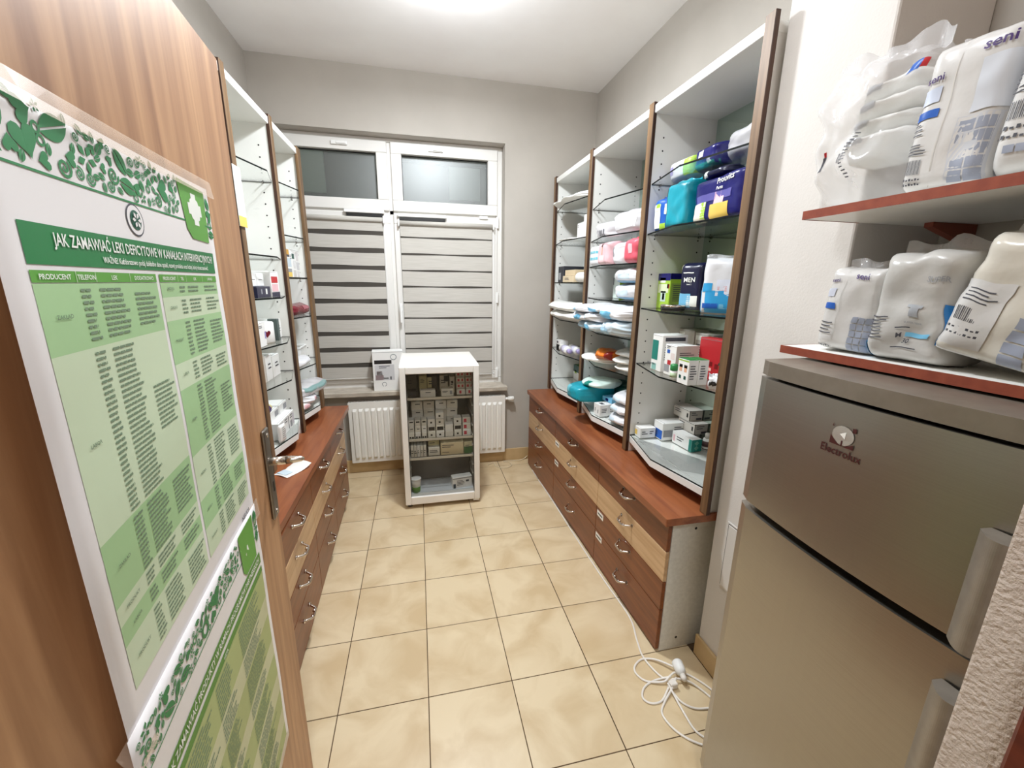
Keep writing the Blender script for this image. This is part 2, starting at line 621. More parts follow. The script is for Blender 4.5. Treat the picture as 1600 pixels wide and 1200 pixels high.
def sash(x0, x1, z0, z1, fr):
    mb = MB()
    Y0, Y1 = 0.545, 0.64
    mb.box(x0, x1, Y0, Y1, z0, z0+fr).box(x0, x1, Y0, Y1, z1-fr, z1).box(x0, x0+fr, Y0, Y1, z0+fr, z1-fr).box(x1-fr, x1, Y0, Y1, z0+fr, z1-fr)
    mb.build('sash', PVC, win, bevel=0.005, seg=2)
    b = 0.004
    mb = MB()
    Y0 = 0.585
    for a in ((x0+fr, x1-fr, z0+fr, z0+fr+b), (x0+fr, x1-fr, z1-fr-b, z1-fr), (x0+fr, x0+fr+b, z0+fr, z1-fr), (x1-fr-b, x1-fr, z0+fr, z1-fr)):
        mb.box(a[0], a[1], Y0-0.003, Y0+0.02, a[2], a[3])
    mb.build('gasket', BLACK, win)
    MB().box(x0+fr, x1-fr, 0.60, 0.606, z0+fr, z1-fr).build('pane', NGLASS, win)


sash(0.196, 1.012, 2.103, 2.585, 0.078)
sash(-0.615, 0.168, 2.103, 2.585, 0.078)
sash(0.196, 1.012, 0.75, 2.085, 0.075)
sash(-0.615, 0.168, 0.75, 2.085, 0.075)
for xc in (-0.16, 0.53):
    MB().box(xc-0.055, xc+0.055, 0.528, 0.545, 2.535, 2.56).box(xc-0.02, xc+0.05, 0.52, 0.53, 2.54, 2.556).build('transom_catch', WHITE, win, bevel=0.003, seg=2)
mb = MB()
for zz in (2.05, 1.45, 0.80):
    mb.box(1.002, 1.022, 0.535, 0.56, zz-0.045, zz+0.045)
mb.build('hinge', WHITE, win, bevel=0.004)
MB().box(0.862, 0.93, 0.53, 0.547, 2.072, 2.095).build('hinge', WHITE, win, bevel=0.003)
mb = MB().box(0.208, 0.228, 0.53, 0.545, 1.34, 1.40).box(0.212, 0.224, 0.505, 0.53, 1.36, 1.385).box(0.21, 0.226, 0.495, 0.508, 1.25, 1.39)
mb.build('window_handle', WHITE, win, bevel=0.004, seg=2)
MB().box(WX0-0.02, 1.075, 0.375, 0.60, 0.675, 0.712).build('sill', STONE, win, bevel=0.004)
# grey wall beyond the glass, paler panels added for rectangles in the panes
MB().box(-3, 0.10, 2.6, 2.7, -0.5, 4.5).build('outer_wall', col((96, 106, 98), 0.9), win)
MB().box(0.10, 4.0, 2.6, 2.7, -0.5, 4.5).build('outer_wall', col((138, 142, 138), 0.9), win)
MB().box(-1.05, -0.64, 2.55, 2.6, 2.57, 3.3).build('outer_panel', col((168, 180, 166), 0.9), win)
MB().box(0.785, 1.165, 2.55, 2.6, 2.57, 2.94).build('outer_panel', col((210, 212, 208), 0.9), win)
MB().box(0.10, 4.0, 2.56, 2.6, 2.96, 3.3).build('outer_ledge', col((104, 112, 106), 0.9), win)

BLIND = noisy('blind_fabric', (186, 182, 174), (198, 194, 187), scale=(1, 1, 40), nscale=6, rough=0.8)
SHEER = film('blind_sheer', (74, 69, 63), 0.9, 0.8)


def blind(x0, x1, ztop, zbot, z0, pitch, gap, label, slot):
    t = thing('roller_blind', label, 'blind', ((x0+x1)/2, 0.545, ztop), group=None)
    X0, X1 = x0-(x0+x1)/2, x1-(x0+x1)/2
    MB().box(X0, X1, -0.012, -0.010, zbot-ztop, -0.03).build('sheer_panel', SHEER, t)
    z = z0
    while z-ztop > zbot-ztop:
        zb = max(zbot, z-(pitch-gap))
        zt = min(z, ztop-0.028)
        mb = MB()
        n = 12; V = []
        for i in range(n+1):
            x = X0+(X1-X0)*i/n
            sag = 0.002*math.sin(i*0.7+z*20)
            V += [(x, -0.017, zt-ztop+sag), (x, -0.0155, zb-ztop+sag), (x, -0.0135, zb-ztop+sag), (x, -0.0135, zt-ztop+sag)]
        F = []
        for i in range(n):
            a = i*4
            F += [(a, a+1, a+5, a+4), (a+1, a+2, a+6, a+5), (a+2, a+3, a+7, a+6), (a+3, a, a+4, a+7)]
        F += [(0, 3, 2, 1), (n*4, n*4+1, n*4+2, n*4+3)]
        mb.add(V, F)
        mb.build('fabric_band', BLIND, t)
        z -= pitch
    MB().lathe([(0.002, X0-0.01), (0.018, X0-0.01), (0.018, X1+0.01), (0.002, X1+0.01)], c=(0, -0.022, -0.014), n=16, axis='x').build('roller_tube', BLIND, t)
    for xe in (X0-0.014, X1+0.004):
        MB().box(xe, xe+0.012, -0.045, 0.0, -0.04, 0.012).build('end_bracket', WHITE, t, bevel=0.003)
    s0, s1 = slot[0]-(x0+x1)/2, slot[1]-(x0+x1)/2
    MB().box(s0, s1, -0.035, 0.0, 0.030, 0.054).build('head_cover', WHITE, t, bevel=0.004)
    MB().box(s0+0.015, s1-0.012, -0.028, 0.0, 0.006, 0.030).build('head_slot', BLACK, t)
    MB().lathe([(0.004, zbot-ztop-0.006), (0.006, zbot-ztop+0.01)], c=(X1+0.012, -0.04, 0), n=8).tube([(X1+0.012, -0.04, -0.02), (X1+0.012, -0.04, zbot-ztop)], 0.0015, 6).build('cord', WHITE, t)
    MB().box(X0, X1, -0.022, -0.008, zbot-ztop-0.012, zbot-ztop).build('bottom_rail', BLIND, t, bevel=0.003)


blind(-0.60, 0.112, 2.045, 0.80, 2.045, 0.1285, 0.034, 'pale grey striped roller blind with wide dark gaps, behind the tall white carton', (-0.16, 0.13))
blind(0.24, 0.965, 2.03, 0.80, 2.03, 0.1255, 0.014, 'pale grey striped roller blind with thin dark gaps, above the glass fridge', (0.225, 0.60))

# ---------------------------------------------------------------- radiator under the window
t = thing('radiator', 'white ribbed panel radiator under the window sill', 'radiator', (0.43, 0.385, 0.11))
RX0, RX1 = -0.655, 0.625
N = 26
prof = []
for k in range(N):
    a = RX0+0.02+(RX1-RX0-0.04)*k/N
    wdt = (RX1-RX0-0.04)/N
    prof += [(a+wdt*0.10, 0.0), (a+wdt*0.26, -0.014), (a+wdt*0.74, -0.014), (a+wdt*0.90, 0.0)]
prof = [(RX0, 0.0)]+prof+[(RX1, 0.0)]
H = 0.515
V = []; F = []
for x, y in prof:
    V += [(x, 0.0, 0.0), (x, 0.0, 0.03), (x, y, 0.05), (x, y, H-0.07), (x, 0, H-0.05), (x, 0, H)]
for i in range(len(prof)-1):
    for q in range(5):
        F.append((i*6+q, i*6+6+q, i*6+7+q, i*6+q+1))
MB().add(V, F).build('ribbed_panel', RADW, t)
MB().box(RX0, RX1, 0.03, 0.045, 0, H).build('rear_panel', RADW, t)
mb = MB().box(RX0-0.003, RX0, 0, 0.046, 0, H).box(RX1, RX1+0.003, 0, 0.046, 0, H)
mb.build('side_cover', RADW, t, bevel=0.001)
mb = MB().box(RX0, RX1, 0.0, 0.012, H, H+0.004).box(RX0, RX1, 0.034, 0.046, H, H+0.004)
for k in range(48):
    x = RX0+0.01+(RX1-RX0-0.03)*k/47
    mb.box(x, x+0.008, 0.012, 0.034, H, H+0.004)
mb.build('top_grille', RADW, t)
MB().lathe([(0.010, 0), (0.012, 0.01), (0.012, 0.03), (0.020, 0.032), (0.021, 0.075), (0.016, 0.08)], c=(RX1+0.003, 0.02, H-0.03), n=14, axis='x').build('valve', RADW, t)

# ---------------------------------------------------------------- drawer units
HND = None


def handle(parent, at, sgn):
    """chrome bow handle, 0.105 wide along y, standing off towards sgn*x"""
    global HND
    key = sgn
    if HND is None: HND = {}
    if key in HND:
        return link('handle', HND[key], parent, loc=at)
    pts = []
    for k in range(15):
        a = k/14
        yy = -0.05+0.10*a
        xx = 0.034*min(1.0, math.sin(PI*a)*1.5)
        pts.append((sgn*xx, yy, -0.010*math.sin(PI*a)))
    mb = MB().tube(pts, 0.0052, 8)
    for s in (-1, 1):
        mb.lathe([(0.009, 0.0), (0.009, 0.004), (0.006, 0.008)], c=(0, 0.05*s, 0), n=12, axis='x')
        if sgn < 0:
            pass
        mb.lathe([(0.0065, -0.006), (0.0065, 0.006)], c=(sgn*0.028, 0.018*s, -0.009), n=10, axis='y')
    o = mb.build('handle', CHROME, parent, loc=at)
    HND[key] = o.data
    return o


DZ = [(0.502, 0.640), (0.357, 0.499), (0.217, 0.354), (0.045, 0.214)]
STK = col((240, 238, 232), 0.5)


def drawer_unit(label, pivot, rz, y0, y1, sgn, depth, stickers=(), endpanel=None):
    """sgn = direction the fronts face in x"""
    t = thing('drawer_cabinet', label, 'cabinet', (pivot[0], pivot[1], 0), rz, 'low drawer cabinets along the walls' if False else None)
    f = lambda x: -sgn*x

    def bx(mb, xa, xb, ya, yb, za, zb, mi=0):
        a, b = sorted((f(xa), f(xb)))
        return mb.box(a, b, ya, yb, za, zb, mi)
    mb = MB()
    bx(mb, 0.02, depth, y0+0.001, y0+0.018, 0.0, 0.645)
    bx(mb, 0.02, depth, y1-0.018, y1-0.001, 0.0, 0.645)
    bx(mb, depth-0.01, depth, y0+0.018, y1-0.018, 0.0, 0.645)
    bx(mb, 0.02, depth-0.01, y0+0.018, y1-0.018, 0.028, 0.045)
    mb.build('carcass', MELA, t)
    mb = MB(); bx(mb, 0.045, 0.06, y0+0.018, y1-0.018, 0.0, 0.028)
    mb.build('toe_kick', PLINTH, t)
    if endpanel:
        mb = MB()
        for zz, xx in ((0.595, 0.13), (0.055, 0.10)):
            mb.lathe([(0.006, 0), (0.006, 0.0008)], c=(f(xx), y0+0.0002-0.0009+0.001, zz), n=10, axis='y')
        mb.build('screw_hole', HOLE, t)
    for k, (za, zb) in enumerate(DZ):
        if k == 3: za = 0.012
        mb = MB(); bx(mb, 0.0, 0.018, y0+0.002, y1-0.002, za, zb)
        m = BEIGE if k == 1 else CHERRY
        d = mb.build('drawer', m, t, bevel=0.0015)
        if k == 1: d['label'] = 'pale beech drawer front'
        handle(d, (f(0.0), (y0+y1)/2, (za+zb)/2+0.03 if k < 3 else 0.142), sgn)
        if k in stickers:
            mb = MB(); bx(mb, -0.001, 0.0, y1-0.085, y1-0.012, zb-0.045, zb-0.012)
            mb.build('label_sticker', STK, d)
            mb = MB(); bx(mb, -0.0016, -0.001, y1-0.075, y1-0.022, zb-0.032, zb-0.024)
            mb.build('fine_print', INK, d)
    return t


PR, RZR = (1.312, -1.665), 1.6
drawer_unit('four-drawer cherry and beech cabinet with white end panel, nearest the steel fridge', PR, RZR, 0.0, 0.633, -1, 0.44, (2, 3), True)
drawer_unit('middle cherry drawer cabinet below the shelves full of nappy packs', PR, RZR, 0.633, 1.333, -1, 0.44, (1, 2))
drawer_unit('cherry drawer cabinet in the window corner, opposite the radiator valve', PR, RZR, 1.333, 1.99, -1, 0.44)
PL, RZL = (-0.178, -1.58), 1.2
drawer_unit('cherry drawer cabinet beside the open door, under the white paper sheet', PL, RZL, 0.0, 0.60, 1, 0.48)
drawer_unit('middle cherry drawer cabinet on the door side of the room', PL, RZL, 0.60, 1.12, 1, 0.47)
drawer_unit('cherry drawer cabinet ending beside the white radiator, left of the glass fridge', PL, RZL, 1.12, 1.66, 1, 0.46)

t = MB().prism([(1.272, -1.70), (1.79, -1.70), (1.79, 0.36), (1.245, 0.36)], 0.648, 0.68).build('worktop', CHERRYT, bevel=0.004, seg=2)
tag(t, 'long reddish worktop over the drawer cabinets, on the steel fridge side', 'worktop')
t = MB().prism([(-0.69, -1.66), (-0.185, -1.66), (-0.178, 0.14), (-0.69, 0.14)], 0.648, 0.68).build('worktop', CHERRYT, bevel=0.004, seg=2)
tag(t, 'long reddish worktop over the drawer cabinets, beside the open door', 'worktop')


# ---------------------------------------------------------------- shelving units
def shelving(label, side, y0, y1, shelves, posts, ztop, apex, holes=True, postw=0.042):
    """y0..y1 divider centres; side +1: against the wall at XR facing -x"""
    t = thing('shelving_unit', label, 'shelves', (0, 0, 0))
    if side > 0:
        xf, xb = 1.457, 1.785
        X = lambda d: xf+d          # depth behind the front
    else:
        xf, xb = -0.362, -0.685
        X = lambda d: xf-d
    D = abs(xb-xf)

    def bx(mb, da, db, ya, yb, za, zb, mi=0):
        a, b = sorted((X(da), X(db)))
        return mb.box(a, b, ya, yb, za, zb, mi)
    for ya, yb in ((y0+0.002, y0+0.018), (y1-0.018, y1-0.002)):
        mb = MB(); bx(mb, 0.0, D, ya, yb, 0.68, ztop-0.035)
        mb.build('side_panel', LAMU, t)
    if holes:
        mb = MB()
        for dx in (0.045, D-0.04):
            z = 0.84
            while z < ztop-0.08:
                c = (X(dx), y1-0.0186, z)
                mb.add([(c[0]+0.0042*math.cos(k*PI/3), c[1], c[2]+0.0042*math.sin(k*PI/3)) for k in range(6)], [(0, 1, 2, 3, 4, 5)])
                z += 0.056
        tag(mb.build('pin_hole_row', HOLE, t), kind='stuff')
    mb = MB(); bx(mb, -0.012, D, y0+0.002, y1-0.002, ztop-0.035, ztop)
    mb.build('top_board', LAMU, t, bevel=0.002)
    if side > 0:
        mb = MB(); bx(mb, D-0.006, D, y0+0.018, y1-0.018, 0.775, ztop-0.035)
        mb.build('back_mirror', MIRROR, t)
    else:
        mb = MB(); bx(mb, D-0.006, D, y0+0.018, y1-0.018, 0.775, ztop-0.035)
        mb.build('back_panel', LAMU, t)
    ya, yb = y0+0.0195, y1-0.0195
    ym = (ya+yb)/2
    sg = 1 if side > 0 else -1

    def outline(e, back):
        P = [(X(e), ya), (X(back), ya), (X(back), yb), (X(e), yb), (X(-apex), ym)]
        return P if side > 0 else P[::-1]
    MB().prism(outline(0.0, D-0.007), 0.738, 0.769).build('bottom_board', LAM, t, bevel=0.002)
    mb = MB(); bx(mb, 0.05, 0.066, y0+0.018, y1-0.018, 0.68, 0.738)
    mb.build('plinth', PLINTH, t)
    for z in [0.776]+list(shelves):
        MB().prism(outline(0.004, D-0.008), z-0.007, z, 0, 1).build('glass_shelf', [GLASS, GEDGE], t)
        if z > 0.78:
            mb = MB()
            for dx in (0.045, D-0.04):
                mb.lathe([(0.003, 0), (0.003, 0.018)], c=(X(dx), yb-0.016, z-0.0095), n=8, axis='y')
                mb.lathe([(0.003, 0), (0.003, 0.018)], c=(X(dx), ya-0.001, z-0.0095), n=8, axis='y')
            mb.build('shelf_pin', STEEL_D, t)
    for yc in posts:
        a, b = sorted((X(-0.019), X(-0.001)))
        mb = MB().box(a, b, yc-postw/2, yc+postw/2, 0.682, ztop+0.012)
        mb.mi = [0, 0, 1, 0, 1, 0]
        mb.build('post', [POST, POSTD], t, bevel=0.002)
    return t


shelving('open white shelving bay by the white pier, topped by a navy pack row', 1, -1.69, -1.02, [2.04, 1.815, 1.46, 1.175], (-1.69, -1.02), 2.372, 0.062)
shelving('middle open white shelving bay with the pile of blue and white packs', 1, -1.02, -0.33, [2.035, 1.84, 1.683, 1.488, 1.29, 1.09], (-0.33,), 2.372, 0.066)
shelving('open white shelving bay in the window corner with two white pillows', 1, -0.33, 0.385, [2.13, 1.88, 1.585, 1.31, 1.05], (0.375,), 2.372, 0.056)
shelving('open white shelving bay mostly hidden behind the open door', -1, -1.50, -0.95, [2.06, 1.70, 1.45, 1.2, 1.0], (-1.50,), 2.375, 0.055)
shelving('open white shelving bay beside the door edge, with the heart-print tissue roll', -1, -0.95, -0.40, [2.07, 1.685, 1.49, 1.265, 1.07], (-0.95, -0.40), 2.375, 0.055)
shelving('open white shelving bay nearest the window blind, with the dark red pack', -1, -0.40, 0.125, [2.09, 1.82, 1.59, 1.36, 1.055], (), 2.375, 0.055)
o = MB().box(-0.362, -0.344, 0.092, 0.165, 0.682, 2.385).build('post', POST, bpy.data.objects['shelving_unit.005'], bevel=0.002)

# ---------------------------------------------------------------- door leaf
DRZ = 94.04
door = struct(MB().box(-0.845, 0.0, 0.0, 0.04, 0.008, 2.03).build('door_1', DOORW, bevel=0.002))
door.location = (-0.045, -1.836, 0)
door.rotation_euler = (0, 0, math.radians(DRZ))
# local x runs towards the free edge (x = 0), -y is the face we see
MB().box(-0.062, -0.020, -0.009, 0.0, 0.962, 1.207).build('lock_plate', STEEL_D, door, bevel=0.006, seg=3)
mb = MB().lathe([(0.011, -0.045), (0.011, 0.0)], c=(-0.040, -0.0, 1.118), n=14, axis='y')
mb.lathe([(0.011, -0.045), (0.010, -0.060), (0.007, -0.082), (0.003, -0.088)], c=(-0.040, 0, 1.118), n=14, axis='y')
mb.build('lever_handle', CHROME, door)
MB().lathe([(0.006, -0.0105), (0.006, -0.0088)], c=(-0.040, 0, 1.19), n=10, axis='y').lathe([(0.006, -0.0105), (0.006, -0.0088)], c=(-0.040, 0, 0.978), n=10, axis='y').build('plate_screw', CHROME, door)
MB().box(-0.0435, -0.0365, -0.0098, -0.008, 1.035, 1.062).build('keyhole', BLACK, door)
# ---------------------------------------------------------------- posters on the door
GR_D = col((22, 122, 62), 0.45)
GR_M = col((92, 160, 58), 0.45)
GR_B = col((34, 128, 70), 0.5)
GR_T1 = col((168, 205, 152), 0.5)
GR_T2 = col((206, 222, 190), 0.5)
OL_1 = col((172, 184, 122), 0.5)
OL_2 = col((202, 204, 164), 0.5)
OL_D = col((84, 140, 48), 0.5)
SHEET = col((236, 232, 232), 0.38)
TXTG = col((118, 140, 114), 0.6)
WPR = col((238, 240, 234), 0.45)


def poster(label, s0, s1, z0, z1, offfn, base):
    """s measured back from the free edge of the door"""
    t = thing('poster', label, 'poster', door.matrix_basis @ Vector((0, 0, 0)), DRZ)
    S = lambda s, z, e=0.0: Vector((-s-1.6*offfn(s, z), -offfn(s, z)-e, z))
    nx, nz = 20, 26
    V = []; F = []
    for side in (0.0, 0.0007):
        for j in range(nz+1):
            for i in range(nx+1):
                V.append(S(s1+(s0-s1)*i/nx, z0+(z1-z0)*j/nz, side))
    M = (nx+1)*(nz+1)
    for j in range(nz):
        for i in range(nx):
            a = j*(nx+1)+i
            F.append((a, a+nx+1, a+nx+2, a+1)); F.append((M+a, M+a+1, M+a+nx+2, M+a+nx+1))
    for i in range(nx):
        F.append((i, i+1, M+i+1, M+i)); a = nz*(nx+1)+i; F.append((a, M+a, M+a+1, a+1))
    for j in range(nz):
        a = j*(nx+1); F.append((a, M+a, M+a+nx+1, a+nx+1)); a += nx; F.append((a, a+nx+1, M+a+nx+1, M+a))
    MB().add(V, F, 0, True).build('sheet', SHEET, t)
    layers = {}

    def rect(a, b, c, d, m, e=0.0013, name='printed_panel'):
        n1 = max(2, int(abs(b-a)/0.03)); n2 = max(2, int(abs(d-c)/0.03))
        mb = layers.setdefault((name, m.name), (m, MB()))[1]
        P = [S(b+(a-b)*i/n1, c+(d-c)*j/n2, e) for j in range(n2+1) for i in range(n1+1)]
        mb.add(P, [(j*(n1+1)+i, j*(n1+1)+i+1, (j+1)*(n1+1)+i+1, (j+1)*(n1+1)+i) for j in range(n2) for i in range(n1)])

    def poly(pts, m, e=0.0013, name='printed_panel'):
        mb = layers.setdefault((name, m.name), (m, MB()))[1]
        mb.add([S(p[0], p[1], e) for p in pts], [tuple(range(len(pts)))])

    def finish():
        for (name, _), (m, mb) in layers.items():
            tag(mb.build(name, m, t), kind='stuff' if name in ('fine_print', 'botanical_print') else None)
    txt = lambda s, sc, zc, h, m, w=None, bold=True: text_on(t, s, lambda a, b: S(sc-a, zc+b, 0.0022), 0, 0, h, m, bold=bold, width=w)
    return t, S, rect, poly, txt, finish


def botanics(poly, a0, a1, c0, c1, m, rnd, n=95):
    """little leaves, hearts, buds and curls scattered in a band"""
    E = 0.0016
    placed = []
    H = c1-c0
    tries = 0
    while len(placed) < n and tries < 4000:
        tries += 1
        r = rnd.choice([0.34, 0.27, 0.20, 0.14, 0.10])*H
        x = rnd.uniform(a0+r*0.8, a1-r*0.8); z = rnd.uniform(c0+r*0.75, c1-r*0.75)
        if any((x-p[0])**2+(z-p[1])**2 < (r+p[2])**2*0.60 for p in placed): continue
        placed.append((x, z, r))
        ang = rnd.uniform(0, 2*PI); k = rnd.random()
        R = lambda u, v: (x+(u*math.cos(ang)-v*math.sin(ang))*r, z+(u*math.sin(ang)+v*math.cos(ang))*r)
        if k < 0.45:      # leaf split by its mid-rib
            for s in (-1, 1):
                pts = [R(-1, 0.05*s)]+[R(-1+2*i/8, s*(0.06+0.52*math.sin(PI*i/8)**0.8)) for i in range(1, 8)]+[R(1, 0.05*s)]
                poly(pts if s < 0 else pts[::-1], m, E, 'botanical_print')
        elif k < 0.6:     # heart
            pts = []
            for i in range(20):
                a = 2*PI*i/20
                pts.append(R(0.06*16*math.sin(a)**3, 0.06*(13*math.cos(a)-5*math.cos(2*a)-2*math.cos(3*a)-math.cos(4*a))))
            poly(pts, m, E, 'botanical_print')
        elif k < 0.78:    # curl
            P = []
            for i in range(22):
                a = i/21*3.6*PI; q = 0.95*(1-i/26)
                P.append((q*math.cos(a), q*math.sin(a)))
            for i in range(21):
                u, v = P[i], P[i+1]
                f = lambda p, g: R(p[0]*g, p[1]*g)
                w = 0.24
                lu = math.hypot(*u); lv = math.hypot(*v)
                poly([f(u, 1), f(v, 1), f(v, max(0.1, 1-w/lv)), f(u, max(0.1, 1-w/lu))], m, E, 'botanical_print')
        elif k < 0.9:     # ring bud
            for i in range(12):
                a, b = 2*PI*i/12, 2*PI*(i+1)/12
                poly([R(0.9*math.cos(a), 0.9*math.sin(a)), R(0.9*math.cos(b), 0.9*math.sin(b)), R(0.5*math.cos(b), 0.5*math.sin(b)), R(0.5*math.cos(a), 0.5*math.sin(a))], m, E, 'botanical_print')
        else:             # petals
            for q in range(5):
                a = 2*PI*q/5
                pts = [R(0.15*math.cos(a), 0.15*math.sin(a)), R(0.65*math.cos(a-0.4), 0.65*math.sin(a-0.4)), R(0.98*math.cos(a), 0.98*math.sin(a)), R(0.65*math.cos(a+0.4), 0.65*math.sin(a+0.4))]
                poly(pts, m, E, 'botanical_print')


def cross(poly, sc, zc, r, m, e=0.0021):
    a = r*0.36
    pts = [(-a, r), (a, r), (a, a), (r, a), (r, -a), (a, -a), (a, -r), (-a, -r), (-a, -a), (-r, -a), (-r, a), (-a, a)]
    poly([(sc-p[0], zc+p[1]) for p in pts][::-1], m, e, 'cross_emblem')
    for q in range(4):       # little scallops in the inner corners
        cx = sc+(1 if q % 2 else -1)*a*1.05; cz = zc+(1 if q < 2 else -1)*a*1.05
        poly([(cx+0.30*r*math.cos(k*PI/4), cz+0.30*r*math.sin(k*PI/4)) for k in range(8)], m, e, 'cross_emblem')


def off_a(s, z):
    k = max(0.0, min(1.0, (s-0.20)/0.48))
    v = max(0.0, min(1.0, (z-1.055)/0.68))
    return 0.0015 + 0.026*(k**1.8)*(0.55+0.45*math.sin(PI*min(1, v*1.05))) + 0.0012*math.sin(z*26+s*9)


def off_b(s, z):
    k = max(0.0, min(1.0, (s-0.20)/0.48))
    v = max(0.0, min(1.0, (1.078-z)/0.68))
    return 0.005 + 0.026*(k**1.8)*(0.55+0.35*v) + 0.0012*math.sin(z*21+s*7)


rnd = random.Random(5)
t, S, rect, poly, txt, finish = poster('large white and green wall chart about ordering medicines, taped to the door, upper sheet', 0.178, 0.676, 1.045, 1.737, off_a, SHEET)
botanics(poly, 0.305, 0.672, 1.670, 1.734, GR_B, rnd, 260)
botanics(poly, 0.180, 0.200, 1.640, 1.728, GR_B, rnd, 12)
rect(0.18, 0.674, 1.6665, 1.669, GR_B)
poly([(0.305, 1.732), (0.292, 1.655), (0.275, 1.640), (0.206, 1.638), (0.200, 1.728)], GR_M, 0.0018)
cross(poly, 0.250, 1.690, 0.026, WPR)
for rr, m in ((0.0205, INK), (0.0185, SHEET), (0.0125, col((28, 92, 70), 0.5))):
    poly([(0.452+rr*math.cos(-k*PI/12), 1.646+rr*math.sin(-k*PI/12)) for k in range(24)][::-1], m, 0.0014+0.0004*(0.0205-rr)*200, 'round_emblem')
for q in range(6):
    a = q*PI/3
    poly([(0.452+0.002*math.cos(a), 1.646+0.002*math.sin(a)), (0.452+0.0075*math.cos(a-0.35), 1.646+0.0075*math.sin(a-0.35)), (0.452+0.0105*math.cos(a), 1.646+0.0105*math.sin(a)), (0.452+0.0075*math.cos(a+0.35), 1.646+0.0075*math.sin(a+0.35))], SHEET, 0.0034, 'round_emblem')
rect(0.195, 0.648, 1.583, 1.620, GR_D)
txt('JAK ZAMAWIAĆ LEKI DEFICYTOWE W KANAŁACH INTERWENCYJNYCH?', 0.408, 1.6015, 0.0125, WPR, 0.405)
txt('WAŻNE! Każdorazowo podaj dokładne dane apteki, nazwę produktu oraz liczbę, którą chcesz zamówić.', 0.385, 1.5885, 0.0068, WPR, 0.31)
HDR = [(0.648, 0.427), (0.418, 0.197)]
for a1, a0 in HDR:
    rect(a0, a1, 1.567, 1.578, GR_M)
w = HDR[0]
for (s1_, s0_), names in ((HDR[0], ('PRODUCENT', 'TELEFON', 'LEK', 'DODATKOWO')), (HDR[1], ('PRODUCENT', 'TEL', 'LEK', 'UWAGI'))):
    L_ = s1_-s0_
    for f0, f1, nm in ((0.0, 0.26, names[0]), (0.26, 0.40, names[1]), (0.40, 0.70, names[2]), (0.70, 1.0, names[3])):
        c = s1_-L_*(f0+f1)/2
        txt(nm, c, 1.5700, 0.0050, WPR)
        if f0: rect(s1_-L_*f0-0.0004, s1_-L_*f0+0.0004, 1.567, 1.578, GR_T2, 0.0019)
bands = {0: [(1.566, 1.50, 1), (1.50, 1.305, 0), (1.305, 1.225, 1), (1.225, 1.200, 0), (1.200, 1.172, 1), (1.172, 1.112, 0)],
         1: [(1.566, 1.545, 1), (1.545, 1.510, 0), (1.510, 1.445, 1), (1.445, 1.405, 0), (1.405, 1.295, 1), (1.295, 1.215, 0), (1.215, 1.165, 1), (1.165, 1.112, 0)]}
for q, (a1, a0) in enumerate(HDR):
    L_ = a1-a0
    for zt, zb, dk in bands[q]:
        rect(a0, a1, zb, zt, GR_T1 if dk else GR_T2, 0.0011, 'table_band')
        txt(rnd.choice(['LABOR', 'FARMA', 'MEDIKA', 'ZAKŁAD', 'PRODUKT']), a1-L_*0.13, (zt+zb)/2, 0.0042, TXTG)
        z = zt-0.006
        hard = (zt-zb)
        mid = (zt+zb)/2
        while z > zb+0.004:
            for f0, f1 in ((0.27, 0.36), (0.41, 0.64)):
                e = f0+(f1-f0)*rnd.uniform(0.7, 1.0)
                x = f0
                while x < e:            # words
                    x2 = min(e, x+rnd.uniform(0.02, 0.06))
                    rect(a1-L_*x2, a1-L_*x, z-0.0021, z+0.0008, TXTG, 0.0017, 'fine_print')
                    x = x2+0.007
            if abs(z-mid) < min(0.030, hard*0.35):
                x = 0.72
                e = rnd.uniform(0.88, 0.98)
                while x < e:
                    x2 = min(e, x+rnd.uniform(0.02, 0.06))
                    rect(a1-L_*x2, a1-L_*x, z-0.0021, z+0.0008, TXTG, 0.0017, 'fine_print')
                    x = x2+0.007
            z -= 0.0063
txt('NEUCA', 0.233, 1.077, 0.0105, col((74, 70, 72), 0.5))
finish()

t, S, rect, poly, txt, finish = poster('olive and green wall chart about partner programmes, taped below the other chart', 0.178, 0.678, 0.40, 1.079, off_b, SHEET)
botanics(poly, 0.305, 0.672, 1.012, 1.068, GR_B, rnd, 240)
botanics(poly, 0.180, 0.208, 0.995, 1.068, GR_B, rnd, 12)
rect(0.18, 0.674, 1.009, 1.011, GR_B)
poly([(0.300, 1.070), (0.296, 0.985), (0.282, 0.972), (0.214, 0.972), (0.210, 1.070)], GR_M, 0.0018)
cross(poly, 0.254, 1.024, 0.027, WPR)
rect(0.196, 0.650, 0.942, 0.968, OL_D)
txt('JAK ZAMAWIAĆ PRODUKTY W RAMACH PROGRAMÓW PARTNERSKICH', 0.423, 0.9510, 0.0118, WPR, 0.43)
rect(0.196, 0.650, 0.920, 0.934, OL_D)
txt('LISTA', 0.43, 0.9240, 0.0060, WPR)
z = 0.919
for k, hh in enumerate((0.07, 0.05, 0.075, 0.04, 0.06, 0.05, 0.06, 0.05, 0.04)):
    rect(0.196, 0.650, z-hh, z, OL_1 if k % 2 == 0 else OL_2, 0.0011, 'table_band')
    zz = z-0.008
    while zz > z-hh+0.004:
        for f0, f1 in ((0.10, 0.32), (0.36, 0.52), (0.62, 0.90)):
            x = f0; e = f0+(f1-f0)*rnd.uniform(0.6, 1)
            while x < e:
                x2 = min(e, x+rnd.uniform(0.015, 0.045))
                rect(0.650-0.454*x2, 0.650-0.454*x, zz-0.0022, zz+0.0008, TXTG, 0.0017, 'fine_print')
                x = x2+0.005
        zz -= 0.0072
    z -= hh
finish()
TAPE = film('sticky_tape', (226, 206, 186), 0.30, 0.2)
